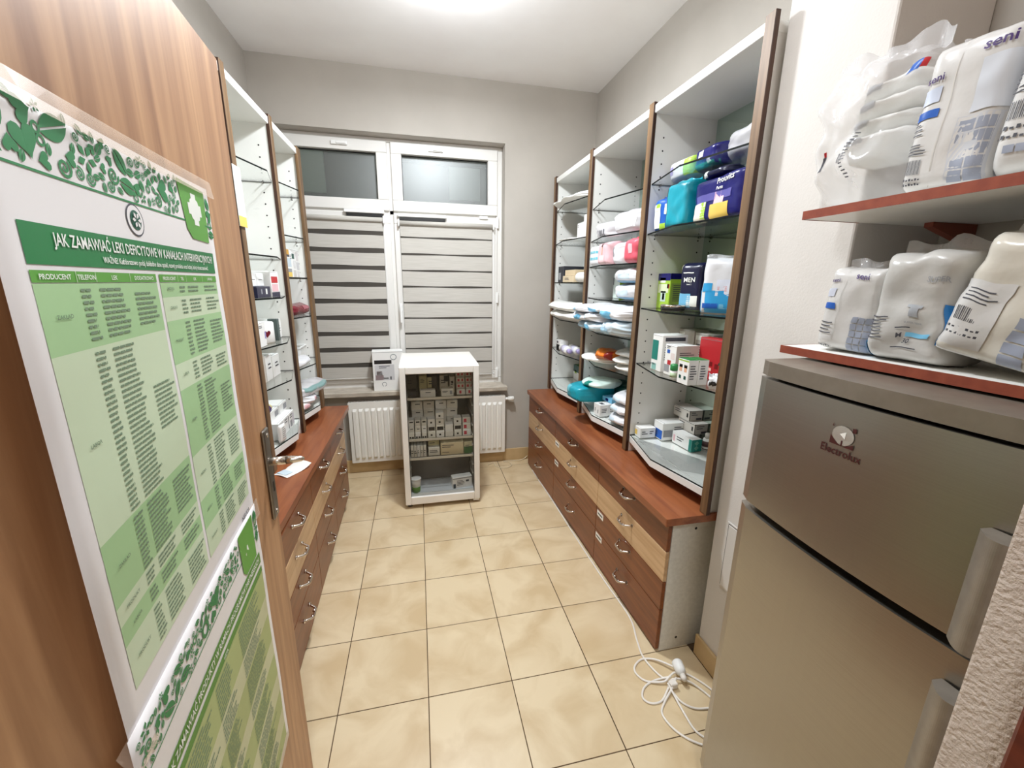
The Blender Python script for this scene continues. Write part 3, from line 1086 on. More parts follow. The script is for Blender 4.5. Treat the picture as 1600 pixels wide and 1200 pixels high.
for k, (s, z, ww, hh) in enumerate([(0.42, 1.738, 0.52, 0.030), (0.185, 1.06, 0.05, 0.04), (0.688, 1.045, 0.05, 0.035)]):
    tp = MB()
    nn = 10
    V = []
    for i in range(nn+1):
        a = s+ww/2-ww*i/nn
        for dz in (-hh/2, hh/2):
            V.append((-a, -(0.0024+(off_b(a, z) if dz < 0 else 0.4*off_a(a, z))), z+dz))
    for i in range(nn+1):
        V += [(V[2*i][0], V[2*i][1]+0.0006, V[2*i][2]), (V[2*i+1][0], V[2*i+1][1]+0.0006, V[2*i+1][2])]
    q = 2*(nn+1)
    F = [(2*i, 2*i+2, 2*i+3, 2*i+1) for i in range(nn)]+[(q+2*i, q+2*i+1, q+2*i+3, q+2*i+2) for i in range(nn)]
    o = tp.add(V, F).build('tape_strip', TAPE)
    o.location = door.location; o.rotation_euler = door.rotation_euler
    tag(o, ('clear tape strip along the top edge of the upper wall chart', 'short clear tape strip at the door-edge side where two charts meet',
            'short clear tape strip at the hinge side where two charts meet')[k], 'tape', 'tape holding the wall charts')

# ---------------------------------------------------------------- steel fridge
FY0, FY1 = -2.663, -2.108
fx = 1.19
fr = thing('fridge', 'tall brushed steel two-door fridge in the corner under the loaded shelves', 'fridge', (fx, 0, 0))
MB().box(0.055, 0.555, FY0+0.004, FY1-0.004, 0.03, 1.358).build('cabinet_body', col((120, 114, 106), 0.45, 0.4), fr, bevel=0.004)


def bowed(z0, z1, bulge=0.022, n=16, back=0.05):
    P = []
    for i in range(n+1):
        a = i/n
        y = FY1+(FY0-FY1)*a
        e = min(a, 1-a)/0.03
        edge = 0.012*max(0, 1-e)**2 if e < 1 else 0
        P.append((-bulge*(1-(2*a-1)**2)+edge, y))
    P += [(back, FY0), (back, FY1)]
    return MB().prism(P, z0, z1)


for nm, z0, z1 in (('freezer_door', 1.021, 1.352), ('fridge_door', 0.055, 1.000)):
    d = bowed(z0, z1).build(nm, STEEL, fr, bevel=0.006, seg=3)
    MB().box(0.046, 0.056, FY0+0.012, FY1-0.012, z0+0.01, z1-0.01).build('door_gasket', BLACK, d)
    if nm == 'freezer_door':
        hz0, hz1 = 1.034, 1.226
    else:
        hz0, hz1 = 0.42, 0.944
    P = []
    for i in range(25):
        a = i/24
        P.append((-0.032-0.022*math.sin(PI*a), -2.590-0.060*a))
    P += [(-0.012, -2.648), (-0.012, -2.592)]
    MB().prism(P, hz0, hz1).build('handle', noisy('handle_grey', (150, 142, 132), (158, 150, 140), nscale=40, rough=0.42, metal=0.55), d, bevel=0.003, seg=2)
bowed(1.359, 1.394, 0.018, back=0.52).build('lid', noisy('lid_grey', (138, 128, 116), (146, 136, 124), nscale=30, rough=0.4, metal=0.55), fr, bevel=0.009, seg=3)
MB().box(0.03, 0.5, FY0+0.02, FY1-0.02, 0.0, 0.03).build('base', BLACK, fr)
DARKR = col((74, 30, 30), 0.4)


def frontx(y):
    a = (y-FY1)/(FY0-FY1)
    return -0.022*(1-(2*a-1)**2)-0.0012


LY = -2.362
lp = lambda a, b: Vector((frontx(LY-a), LY-a, 1.2430+b))
fdoor = bpy.data.objects['freezer_door']
text_on(fdoor, 'Electrolux', lp, 0, 0.0, 0.0165, DARKR, bold=True, width=0.083, name='maker_lettering')
mb = MB()
lg = lambda a, b: Vector((frontx(LY-a)-0.0003, LY-a, 1.286+b))
mb.add([lg(0.022*math.cos(k*PI/12), 0.0195*math.sin(k*PI/12)) for k in range(24)], [tuple(range(24))])
mb.build('emblem_disc', col((214, 208, 200), 0.2, 0.8), fdoor)
lg2 = lambda a, b: Vector((frontx(LY-a)-0.0008, LY-a, 1.286+b))
mb = MB()
mb.add([lg2(p[0], p[1]) for p in ((-0.024, -0.004), (-0.024, -0.022), (0.002, -0.022), (-0.008, -0.018), (-0.018, -0.010))], [(0, 1, 2, 3, 4)])
mb.add([lg2(p[0], p[1]) for p in ((0.024, -0.012), (0.013, -0.017), (0.002, -0.022), (0.024, -0.022))], [(0, 1, 2, 3)])
mb.add([lg2(p[0], p[1]) for p in ((-0.001, -0.010), (-0.001, -0.022), (0.002, -0.022), (0.002, -0.010))], [(0, 1, 2, 3)])
mb.add([lg2(p[0], p[1]) for p in ((0.017, 0.012), (0.024, 0.012), (0.024, 0.021), (0.017, 0.021))], [(0, 1, 2, 3)])
mb.add([lg2(p[0], p[1]) for p in ((-0.024, 0.014), (-0.020, 0.014), (-0.022, 0.021))], [(0, 1, 2)])
mb.build('maker_emblem', DARKR, fdoor)
mb = MB().add([lg2(p[0], p[1]) for p in ((-0.006, 0.002), (0.005, -0.006), (0.006, 0.009))], [(0, 1, 2)])
mb.build('emblem_highlight', col((244, 242, 238), 0.3), fdoor)

# ---------------------------------------------------------------- wall shelves over the fridge
SHE = noisy('shelf_edge_cherry', (134, 62, 44), (150, 74, 52), scale=(2, 14, 14), nscale=3, rough=0.4)
for z, lb in ((1.7555, 'upper wall shelf with red-brown edge holding tall white packs'), (1.4195, 'lower wall shelf with red-brown edge just above the steel fridge')):
    t = thing('storage_shelf', lb, 'shelf', (1.305, -2.05, z))
    MB().box(0.002, 0.48, -0.625, -0.001, -0.0185, 0).build('board', LAMU, t)
    mb = MB().box(0.0, 0.002, -0.625, 0.0, -0.0195, 0.0005).box(0.002, 0.18, -0.001, 0.001, -0.0195, 0.0005)
    mb.build('edge_band', SHE, t)
    for yy in ((-0.06, -0.56) if z > 1.6 else ()):
        mb = MB()
        mb.prism([(0.33, yy-0.01), (0.483, yy-0.01), (0.483, yy+0.01), (0.33, yy+0.01)], -0.030, -0.019)
        mb.add([(0.33, yy-0.01, -0.030), (0.483, yy-0.01, -0.030), (0.483, yy-0.01, -0.075), (0.33, yy+0.01, -0.030), (0.483, yy+0.01, -0.030), (0.483, yy+0.01, -0.075)],
               [(0, 2, 1), (3, 4, 5), (0, 3, 5, 2), (1, 2, 5, 4)])
        mb.build('bracket', SHE, t)
t = thing('access_panel', 'small white hatch cover low on the white pier beside the steel fridge', 'hatch', (1.488, -1.87, 0.55))
MB().box(-0.004, 0, -0.09, 0.095, -0.14, 0.145).build('panel_frame', WALLW, t, bevel=0.002)
MB().box(-0.007, -0.004, -0.08, 0.085, -0.13, 0.135).build('panel_door', WALLW, t, bevel=0.002)
mb = MB().box(-0.0045, -0.0038, 0.0855, 0.088, -0.13, 0.137).box(-0.0045, -0.0038, -0.08, 0.087, 0.1355, 0.138)
mb.build('shadow_gap', HOLE, t)

# ---------------------------------------------------------------- glass-door medicine fridge
MX0, MX1, MY0, MY1, MH = 0.212, 0.742, -0.25, 0.30, 1.035
W_ = noisy('fridge_white_enamel', (232, 228, 222), (238, 235, 230), nscale=5, rough=0.35)
mf = thing('medicine_fridge', 'white glass-door fridge full of medicine boxes, in front of the radiator', 'fridge', (0, 0, 0))
mb = MB()
yb = MY0+0.045
mb.box(MX0, MX0+0.035, yb, MY1, 0.03, MH-0.03).box(MX1-0.035, MX1, yb, MY1, 0.03, MH-0.03).box(MX0+0.035, MX1-0.035, MY1-0.03, MY1, 0.03, MH-0.03)
mb.box(MX0+0.035, MX1-0.035, yb, MY1-0.03, 0.03, 0.085).box(MX0+0.035, MX1-0.035, yb, MY1-0.03, MH-0.05, MH-0.03)
mb.build('cabinet_body', W_, mf, bevel=0.003)
MB().box(MX0-0.002, MX1+0.002, MY0+0.04, MY1+0.005, MH-0.03, MH).build('top_board', W_, mf, bevel=0.008, seg=3)
INNER = col((176, 172, 164), 0.5)
mb = MB().box(MX0+0.0355, MX0+0.038, yb, MY1-0.03, 0.086, MH-0.051).box(MX1-0.038, MX1-0.0355, yb, MY1-0.03, 0.086, MH-0.051).box(MX0+0.038, MX1-0.038, MY1-0.034, MY1-0.0305, 0.086, MH-0.051)
for k in range(9):
    z = 0.20+k*0.075
    for xx in (MX0+0.038, MX1-0.046):
        mb.box(xx, xx+0.008, yb+0.02, MY1-0.04, z, z+0.008)
mb.build('liner', INNER, mf)
MB().box(MX0+0.04, MX1-0.04, 0.02, MY1-0.035, 0.087, 0.315).build('compressor_step', col((120, 114, 108), 0.4), mf, bevel=0.012, seg=3)
MB().box(MX0+0.04, MX1-0.04, yb+0.02, 0.02, 0.086, 0.092).build('bottom_tray', col((222, 228, 234), 0.3), mf)
SHZ = [0.795, 0.495, 0.352]
for z in SHZ:
    s = MB().box(MX0+0.04, MX1-0.04, yb+0.035, MY1-0.036, z-0.005, z).build('glass_shelf', [GLASS], mf)
    MB().box(MX0+0.04, MX1-0.04, yb+0.028, yb+0.035, z-0.012, z+0.004).build('shelf_trim', col((214, 206, 190), 0.4), s)
dr = MB()
D0, D1 = MY0, MY0+0.038
dr.box(MX0, MX0+0.040, D0, D1, 0.032, MH-0.004).box(MX1-0.040, MX1, D0, D1, 0.032, MH-0.004).box(MX0+0.04, MX1-0.04, D0, D1, 0.032, 0.092).box(MX0+0.04, MX1-0.04, D0, D1, MH-0.054, MH-0.004)
dr = dr.build('door_frame', W_, mf, bevel=0.006, seg=3)
MB().box(MX0+0.038, MX1-0.038, D0+0.012, D0+0.016, 0.09, MH-0.052).build('door_pane', FGLASS, dr)
mb = MB().box(MX0+0.04, MX0+0.043, D0+0.008, D0+0.03, 0.092, MH-0.054).box(MX1-0.043, MX1-0.04, D0+0.008, D0+0.03, 0.092, MH-0.054).box(MX0+0.043, MX1-0.043, D0+0.008, D0+0.03, MH-0.057, MH-0.054)
mb.build('pane_gasket', col((60, 52, 46), 0.5), dr)
for x, y in ((MX0+0.03, MY0+0.05), (MX1-0.03, MY0+0.05), (MX0+0.03, MY1-0.04), (MX1-0.03, MY1-0.04)):
    MB().lathe([(0.016, 0.0), (0.018, 0.004), (0.014, 0.010), (0.012, 0.031)], c=(x, y, 0), n=14).build('foot', col((90, 84, 78), 0.4), mf)
mb = MB().box(MX1-0.05, MX1-0.005, MY0+0.005, MY0+0.045, 0.018, 0.033)
mb.build('hinge_plate', W_, mf, bevel=0.003)

# cartons inside the medicine fridge
CW = [col(c, 0.55) for c in ((226, 222, 210), (218, 214, 204), (232, 230, 224))]
YEL = col((214, 206, 160), 0.55)
BLK = col((34, 32, 32), 0.5)
PINKP = col((196, 60, 76), 0.5)


def med(label, x, y, z, w, d, h, mat, prints=(), lines=((('-y'), 0.15, 0.75, 0.45, 0.75, 2),), rz=0.0, group=None, texts=()):
    return carton('medicine_carton', label, 'carton', (x, y, z), rz, (w, d, h), mat, prints, texts, lines, group, seam=False)


G1 = 'cartons stacked behind on the middle fridge shelf'
for c, cn in enumerate(('first', 'second', 'third', 'fourth')):
    for r, rn in enumerate(('bottom', 'second', 'third', 'top')):
        med('white carton in the %s row of the %s tall back stack, middle fridge shelf' % (rn, cn),
            0.318+c*0.083+random.uniform(-0.003, 0.003), 0.0, SHZ[1]+r*0.0615, 0.078, 0.12, 0.0605, CW[(c+r) % 3],
            prints=[('-y', 0.03, 0.97, 0.88, 0.90, GREYI)]+([('-y', 0.55, 0.72, 0.35, 0.7, BLK)] if (c, r) == (2, 2) else []), lines=[('-y', 0.35, 0.9, 0.5, 0.78, 1)], group=G1)
G2 = 'small cartons in the front row of the middle fridge shelf'
FR = [(0.272, 0.038, 3, 'black-dotted'), (0.317, 0.038, 3, 'black-dotted'), (0.360, 0.034, 3, 'black-dotted'), (0.412, 0.052, 3, 'black-banded'),
      (0.472, 0.056, 4, 'black-banded'), (0.536, 0.056, 2, 'plain sloping'), (0.598, 0.054, 3, 'black-banded'), (0.662, 0.058, 3, 'pink-dotted')]
for c, (x, w, n, st) in enumerate(FR):
    cn = ('first', 'second', 'third', 'fourth', 'fifth', 'sixth', 'seventh', 'eighth')[c]
    for r in range(n):
        pr = []
        if st == 'black-dotted':
            pr = [('-y', 0.1, 0.42, 0.05, 0.35, BLK), ('-y', 0.55, 0.9, 0.05, 0.35, BLK)] if r == 0 else [('-y', 0.2, 0.85, 0.55, 0.8, BLK)] if r == 2 else [('-y', 0.3, 0.8, 0.5, 0.62, BLK)]
        elif st == 'black-banded':
            pr = [('-y', 0.12, 0.92, 0.15, 0.75, BLK)] if r == 1 else [('-y', 0.35, 0.6, 0.3, 0.6, BLK)]
        elif st == 'pink-dotted':
            pr = [('-y', 0.15, 0.5, 0.2, 0.8, PINKP)]
        rn = ('bottom', 'second', 'third', 'fourth')[r]
        med('small white %s carton, %s layer of the %s front stack, middle fridge shelf' % (st, rn, cn), x, -0.115+r*0.006, SHZ[1]+r*0.0445, w, 0.075, 0.0435, CW[(c*2+r) % 3], pr, [], group=G2)
# upper shelf
z = SHZ[0]
med('dark carton in the corner of the top fridge shelf', 0.290, -0.10, z, 0.055, 0.08, 0.042, col((60, 54, 48), 0.5), [], [('-y', 0.2, 0.8, 0.4, 0.7, 1)])
med('brown-grey upright carton behind the dark carton, top fridge shelf', 0.285, 0.03, z, 0.075, 0.06, 0.125, col((112, 106, 96), 0.5))
med('upright cream carton on the top fridge shelf', 0.365, 0.0, z, 0.052, 0.07, 0.125, YEL, [], [('-y', 0.15, 0.8, 0.6, 0.85, 3)])
med('flat cream carton lying before the upright cream one, top fridge shelf', 0.395, -0.12, z, 0.105, 0.06, 0.048, CW[1], [], [('-y', 0.35, 0.85, 0.5, 0.8, 1)])
med('black and cream carton beside the upright cream one, top fridge shelf', 0.430, 0.02, z, 0.07, 0.08, 0.118, col((74, 68, 60), 0.5), [('-y', 0.0, 0.45, 0.3, 0.95, YEL)])
med('cream carton leaning at a slant at the back of the top fridge shelf', 0.515, 0.02, z+0.004, 0.06, 0.06, 0.115, CW[0], [('-y', 0.5, 1.0, 0.6, 0.98, BLK)])
med('flat cream carton in the middle of the top fridge shelf', 0.530, -0.11, z, 0.085, 0.07, 0.052, CW[0], [('-y', 0.7, 0.9, 0.25, 0.75, GREYI)], [('-y', 0.1, 0.6, 0.4, 0.75, 2)])
med('narrow carton with a dark dot, top fridge shelf', 0.572, -0.02, z, 0.034, 0.08, 0.118, CW[0], [('-y', 0.3, 0.7, 0.6, 0.75, BLK)])
G3 = 'pink-lettered cartons at the end of the top fridge shelf'
for c in range(2):
    for r in range(4):
        med('pink-lettered carton, %s of the %s stack at the end of the top fridge shelf' % (('lowest', 'second lowest', 'third lowest', 'topmost')[r], ('inner', 'outer')[c]),
            0.628+c*0.065, -0.075+r*0.01, z+r*0.0405, 0.060, 0.09, 0.0395, CW[1], [('-y', 0.12, 0.38, 0.3, 0.75, PINKP), ('-y', 0.6, 0.8, 0.3, 0.75, PINKP)] if r else [('-y', 0.3, 0.55, 0.2, 0.75, PINKP)], [], group=G3)
# lower shelf
z = SHZ[2]
for k in range(5):
    med('thin white carton, %s of the slanting row on the lowest glass fridge shelf' % ('first', 'second', 'third', 'fourth', 'fifth')[k], 0.272+k*0.022, -0.09, z, 0.019, 0.11, 0.088-0.004*(k % 2), CW[k % 3], [], [('-y', 0.1, 0.9, 0.25, 0.6, 2)], group='thin cartons on the lowest fridge shelf')
med('cream carton with a torn window, lowest glass fridge shelf', 0.425, -0.09, z, 0.080, 0.10, 0.062, CW[0], [], [('-y', 0.1, 0.9, 0.3, 0.7, 2)])
med('small cream carton on top of the torn one, lowest glass fridge shelf', 0.425, -0.06, z+0.063, 0.078, 0.08, 0.034, YEL, [], [('-y', 0.1, 0.7, 0.3, 0.7, 1)])
med('long cream carton with plain lettering, lowest glass fridge shelf', 0.555, -0.09, z, 0.165, 0.11, 0.092, col((222, 206, 170), 0.55), [], [('-y', 0.06, 0.6, 0.55, 0.85, 2), ('-y', 0.06, 0.4, 0.15, 0.25, 1)])
med('green and cream carton at the end of the lowest glass fridge shelf', 0.672, -0.09, z, 0.062, 0.11, 0.09, col((200, 190, 156), 0.55), [('-y', 0.0, 1.0, 0.0, 0.60, col((70, 118, 66), 0.5))])
# bottom of the fridge
t = thing('tub', 'white and green yoghurt-style tub standing in the bottom of the glass fridge', 'tub', (0.288, -0.165, 0.0925))
MB().lathe([(0.026, 0.0), (0.028, 0.002), (0.031, 0.045)], n=20).build('tub_base', col((96, 140, 60), 0.45), t)
MB().lathe([(0.031, 0.0452), (0.035, 0.100)], n=20).build('tub_wall', WHITE, t)
MB().lathe([(0.0375, 0.099), (0.0375, 0.105), (0.030, 0.107)], n=20).build('tub_lid', WHITE, t)
med('white carton with a teal lozenge in the bottom of the glass fridge', 0.618, -0.14, 0.0925, 0.146, 0.06, 0.085, WHITE, [('-y', 0.03, 0.16, 0.0, 0.42, col((70, 84, 96), 0.5)), ('-y', 0.68, 0.84, 0.5, 0.68, INK), ('-y', 0.0, 1.0, 0.85, 0.93, GREYI)], [('-y', 0.22, 0.62, 0.2, 0.72, 4)], rz=8)

# carton on the window sill
t = carton('device_carton', 'tall white carton with a photo print and ring mark on the window sill', 'carton', (0.095, 0.455, 0.7125), 4, (0.235, 0.10, 0.325), WHITE,
           prints=[('-y', 0.06, 0.62, 0.68, 0.775, BLK), ('-y', 0.06, 0.70, 0.27, 0.66, col((206, 206, 208), 0.5)), ('-y', 0.08, 0.34, 0.28, 0.40, col((176, 138, 140), 0.5)),
                   ('-y', 0.12, 0.30, 0.40, 0.50, col((120, 104, 100), 0.5)), ('-y', 0.34, 0.50, 0.30, 0.335, BLK), ('-y', 0.55, 0.60, 0.28, 0.36, INK), ('-x', 0.1, 0.9, 0.25, 0.7, col((120, 116, 112), 0.5))],
           texts=[('-y', 'duomatic', 0.078, 0.228, 0.014, WPR)], lines=[('-y', 0.2, 0.62, 0.56, 0.64, 2)])
mb = MB()
for cx, cz, R in ((0.045, 0.275, 0.024), (-0.035, 0.055, 0.018)):
    for k in range(20):
        a, b = 2*PI*k/20, 2*PI*(k+1)/20
        if R < 0.02 and k in (14, 15): continue
        q = 0.84
        mb.quad((cx+R*math.cos(a), -0.0512, cz+R*math.sin(a)), (cx+R*math.cos(b), -0.0512, cz+R*math.sin(b)), (cx+R*q*math.cos(b), -0.0512, cz+R*q*math.sin(b)), (cx+R*q*math.cos(a), -0.0512, cz+R*q*math.sin(a)))
mb.build('ring_mark', col((70, 92, 104), 0.5), t)
# ---------------------------------------------------------------- stock on the shelves, wall with the steel fridge
R_, L_ROT, FACE = -90, 90, 0


def crk(c, r=0.3, b=0.35, sc=26):
    d = tuple(max(0, int(q*0.95)) for q in c)
    return noisy('crinkled_film_%d_%d_%d' % c, d, c, nscale=5, rough=r, bump=b, bscale=sc)


NAVY = crk((22, 22, 104), 0.28)
NAVYD = crk((20, 22, 58), 0.3)
TEAL = crk((24, 156, 176), 0.3)
TEALD = col((16, 118, 136), 0.35)
TEALL = crk((110, 190, 206), 0.35)
BLUE = crk((28, 92, 186), 0.35)
BLUEL = col((120, 190, 226), 0.4)
SKY = col((46, 156, 214), 0.35)
LIME = col((164, 202, 66), 0.4)
GREEN = col((38, 128, 66), 0.4)
GREENT = col((20, 124, 112), 0.4)
DGREEN = col((14, 74, 66), 0.4)
YELLOW = col((232, 198, 96), 0.4)
CREAM = col((226, 222, 208), 0.5)
RED = col((186, 36, 44), 0.4)
PINK = crk((232, 188, 194), 0.45)
ROSE = crk((224, 92, 110), 0.4)
ORANGE = crk((226, 122, 32), 0.35)
MAROON = crk((112, 24, 38), 0.25)
FILMW = crk((232, 232, 236), 0.28)
FILMB = crk((206, 222, 232), 0.28)
SOFT = noisy('soft_white_cotton', (226, 226, 222), (238, 238, 234), nscale=20, rough=0.8)
GRYBX = noisy('grey_white_carton', (196, 190, 182), (206, 200, 192), nscale=6, rough=0.6)
SKIN = col((222, 170, 140), 0.5)

# bay by the pier, top glass shelf
pack('pad_pack', 'lime and white pad pack lying on the highest glass shelf by the pier', 'pack', (1.60, -1.150, 2.0405), R_, (0.19, 0.15, 0.085), FILMW, 3, n=7, m=8, fin=0.0,
     prints=[(0.35, 0.98, 0.1, 0.95, LIME), (-0.8, -0.45, 0.3, 0.7, col((150, 140, 190), 0.5))], wr=0.004)
pack('pad_pack', 'dark navy pad pack lying on the highest glass shelf by the pier', 'pack', (1.60, -1.330, 2.0405), R_, (0.16, 0.16, 0.088), NAVY, 4, n=7, m=7, fin=0.0,
     prints=[(-0.45, -0.1, 0.55, 0.8, WPR), (-0.9, 0.9, 0.05, 0.25, GREENT)], wr=0.004)
pack('wrapped_pad_pack', 'clear-wrapped grey pack lying beside the navy one, highest glass shelf', 'pack', (1.62, -1.520, 2.0405), R_, (0.23, 0.18, 0.11), FILMG, 5, n=4, m=4, fin=0.01, wr=0.014)
# second shelf
pack('nappy_pack', 'small blue, white and green pack at the end of the navy pack row', 'pack', (1.535, -1.110, 1.8155), -80, (0.115, 0.12, 0.150), BLUE, 6, n=8, m=9, ex=0.4, fin=0.012,
     prints=[(-0.75, -0.1, 0.12, 0.8, WPR), (-0.55, -0.15, 0.62, 0.82, LIME), (0.35, 0.9, 0.5, 0.8, WPR), (-0.1, 0.5, 0.08, 0.25, LIME)], wr=0.005)
pack('nappy_pack', 'teal pack with pale scalloped edge, between blue and navy packs', 'pack', (1.525, -1.247, 1.8155), -84, (0.145, 0.14, 0.19), TEAL, 7, n=8, m=9, ex=0.4, fin=0.012,
     prints=[(-0.96, -0.82, 0.08, 0.9, WPR), (-0.3, 0.8, 0.02, 0.07, TEALD)], wr=0.008)
t = pack('nappy_pack', 'large navy pack with white script and a yellow patch, second glass shelf', 'pack', (1.545, -1.490, 1.8155), R_, (0.285, 0.15, 0.165), NAVY, 8, n=10, m=12, ex=0.38, fin=0.018,
         prints=[(-0.92, 0.62, 0.45, 0.62, col((92, 88, 160), 0.35)), (-0.92, -0.35, 0.02, 0.45, CREAM), (-0.52, -0.33, 0.05, 0.45, LIME), (-0.15, 0.55, 0.06, 0.36, YELLOW), (0.02, 0.36, 0.36, 0.62, PINK)],
         texts=[('Prouvits', 0.34, 0.80, 0.020, WPR), ('Pants', 0.16, 0.67, 0.012, WPR)], wr=0.005)
pack('emblem_pack', 'small navy pouch with white oval lying on top of the navy pack', 'pack', (1.55, -1.43, 1.984), R_, (0.15, 0.12, 0.035), NAVYD, 9, n=4, m=3, fin=0.0, prints=[(-0.85, -0.35, 0.2, 0.85, WPR)], wr=0.004)
pack('nappy_pack', 'pale teal pack standing behind the large navy pack', 'pack', (1.70, -1.53, 1.8155), R_, (0.22, 0.10, 0.165), TEALL, 10, n=6, m=6, fin=0.01, prints=[(-0.9, 0.95, 0.45, 0.8, TEALD), (-0.9, 0.95, 0.36, 0.42, WPR)], wr=0.004)
# third shelf
z = 1.4605
carton('pad_carton', 'lime green carton with navy wave top, third glass shelf', 'carton', (1.615, -1.098, z), R_, (0.105, 0.15, 0.168), LIME,
       prints=[('-y', 0.0, 1.0, 0.80, 1.0, NAVY), ('+x', 0.0, 1.0, 0.84, 1.0, NAVY), ('-y', 0.18, 0.62, 0.74, 0.88, WPR), ('-y', 0.08, 0.9, 0.45, 0.70, col((216, 226, 190), 0.5)), ('-y', 0.3, 0.72, 0.2, 0.5, col((190, 208, 200), 0.5)),
               ('-y', 0.45, 0.62, 0.25, 0.44, NAVY), ('-y', 0.78, 0.95, 0.58, 0.70, RED), ('+x', 0.05, 0.8, 0.15, 0.72, col((142, 168, 82), 0.5))], lines=[('+x', 0.12, 0.75, 0.2, 0.68, 9)])
carton('pad_carton', 'lime green carton behind the navy pouch, third glass shelf', 'carton', (1.700, -1.215, z), R_, (0.09, 0.12, 0.168), LIME,
       prints=[('-y', 0.0, 1.0, 0.80, 1.0, NAVY), ('+x', 0.0, 1.0, 0.84, 1.0, NAVY), ('-y', 0.6, 0.95, 0.5, 0.66, RED)])
pack('pad_pouch', 'navy pouch with MEN lettering and pale pad print, third glass shelf', 'pouch', (1.585, -1.285, z), -72, (0.118, 0.10, 0.212), NAVYD, 11, n=8, m=9, fin=0.0,
     prints=[(-0.9, 0.2, 0.08, 0.36, BLUEL), (-0.1, 0.75, 0.1, 0.32, WPR), (-0.6, 0.3, 0.78, 0.80, WPR), (-0.95, -0.8, 0.85, 0.95, CREAM)],
     texts=[('MEN', 0.0, 0.60, 0.021, WPR), ('Level 2', 0.0, 0.54, 0.006, WPR)], wr=0.002)
t = pack('nappy_pack', 'white and sky-blue pack with baby print beside the MEN pouch', 'pack', (1.590, -1.478, z), -52, (0.185, 0.09, 0.222), FILMW, 12, n=6, m=8, fin=0.016, finmat=FILM,
         prints=[(-0.97, 0.97, 0.02, 0.42, SKY), (-0.85, -0.2, 0.10, 0.19, BLUE), (-0.15, 0.9, 0.10, 0.18, BLUEL), (-0.35, 0.25, 0.33, 0.62, col((222, 226, 240), 0.4)), (-0.28, 0.1, 0.36, 0.50, PINK), (-0.9, -0.5, 0.40, 0.55, SKY), (0.4, 0.8, 0.38, 0.5, SKY)],
         texts=[('seni', 0.45, 0.80, 0.020, PURPLE)], wr=0.004)
t = thing('tin', 'flat round black and silver tin in front of the MEN pouch', 'tin', (1.492, -1.262, z))
MB().lathe([(0.050, 0), (0.053, 0.004), (0.053, 0.017)], n=28).build('tin_base', BLACK, t)
MB().lathe([(0.0545, 0.0172), (0.0545, 0.023), (0.050, 0.027), (0.01, 0.027)], n=28).build('tin_lid', CHROME, t)
# fourth shelf
z = 1.1755
carton('test_strip_carton', 'upright white and teal test-strip carton on the fourth glass shelf', 'carton', (1.515, -1.235, z), R_, (0.085, 0.13, 0.172), WHITE,
       prints=[('-y', 0.04, 0.62, 0.30, 0.84, GREENT), ('+x', 0.1, 0.9, 0.84, 0.94, INK), ('-y', 0.1, 0.55, 0.02, 0.2, col((140, 190, 182), 0.5))], texts=[('-y', 'ACCU-CHEK', 0.043, 0.155, 0.0085, INK)], lines=[('+x', 0.1, 0.8, 0.3, 0.7, 6)])
carton('medicine_carton', 'white carton with red and blue dots before the teal-striped carton', 'carton', (1.505, -1.345, z), R_, (0.085, 0.11, 0.138), WHITE,
       prints=[('-y', 0.2, 0.45, 0.72, 0.84, BLUE), ('-y', 0.55, 0.9, 0.55, 0.75, col((226, 214, 210), 0.5)), ('-y', 0.3, 0.6, 0.35, 0.5, RED), ('-y', 0.04, 0.5, 0.1, 0.34, GREYI), ('+x', 0.0, 1.0, 0.0, 1.0, GRYBX)],
       lines=[('+x', 0.15, 0.85, 0.35, 0.8, 7), ('-y', 0.15, 0.5, 0.86, 0.96, 2)])
for k, (x, y) in enumerate(((1.432, -1.502), (1.478, -1.504))):
    carton('drops_carton', ('white green-topped carton with two child faces at the shelf front', 'white green-topped carton just behind the one with child faces')[k], 'carton', (x, y, z), R_, (0.072, 0.044, 0.104), WHITE,
           prints=[('+z', 0.0, 1.0, 0.0, 1.0, GREEN), ('-y', 0.16, 0.40, 0.50, 0.72, SKIN), ('-y', 0.60, 0.84, 0.50, 0.72, SKIN), ('-y', 0.14, 0.42, 0.66, 0.78, BLK), ('-y', 0.58, 0.86, 0.66, 0.78, BLK), ('-y', 0.18, 0.38, 0.2, 0.34, DGREEN), ('-y', 0.62, 0.82, 0.2, 0.34, DGREEN), ('-y', 0, 1, 0.92, 0.965, LIME)],
           lines=[('+x', 0.15, 0.85, 0.2, 0.8, 6)])
t = thing('dropper_bottle', 'tiny white bottle with green leaf cap at the fourth shelf edge', 'bottle', (1.435, -1.405, z))
MB().lathe([(0.014, 0), (0.015, 0.002), (0.015, 0.034), (0.008, 0.040)], n=16).build('bottle_body', WHITE, t)
MB().lathe([(0.0155, 0.036), (0.017, 0.040), (0.017, 0.058), (0.012, 0.064)], n=16).build('cap', GREEN, t)
MB().lathe([(0.0153, 0.006), (0.0153, 0.026)], n=16).build('wrap_label', col((188, 208, 170), 0.5), t)
carton('tonic_carton', 'large red carton with cherry print on the fourth glass shelf', 'carton', (1.600, -1.462, z), -84, (0.160, 0.055, 0.178), RED,
       prints=[('-y', 0.42, 0.52, 0.34, 0.45, col((120, 16, 20), 0.4)), ('-y', 0.60, 0.72, 0.30, 0.42, col((120, 16, 20), 0.4)), ('-y', 0.38, 0.5, 0.22, 0.30, col((240, 190, 180), 0.4)), ('-y', 0.72, 0.82, 0.40, 0.46, DGREEN)],
       texts=[('-y', 'RED', 0.084, 0.122, 0.020, col((240, 190, 190), 0.4))])
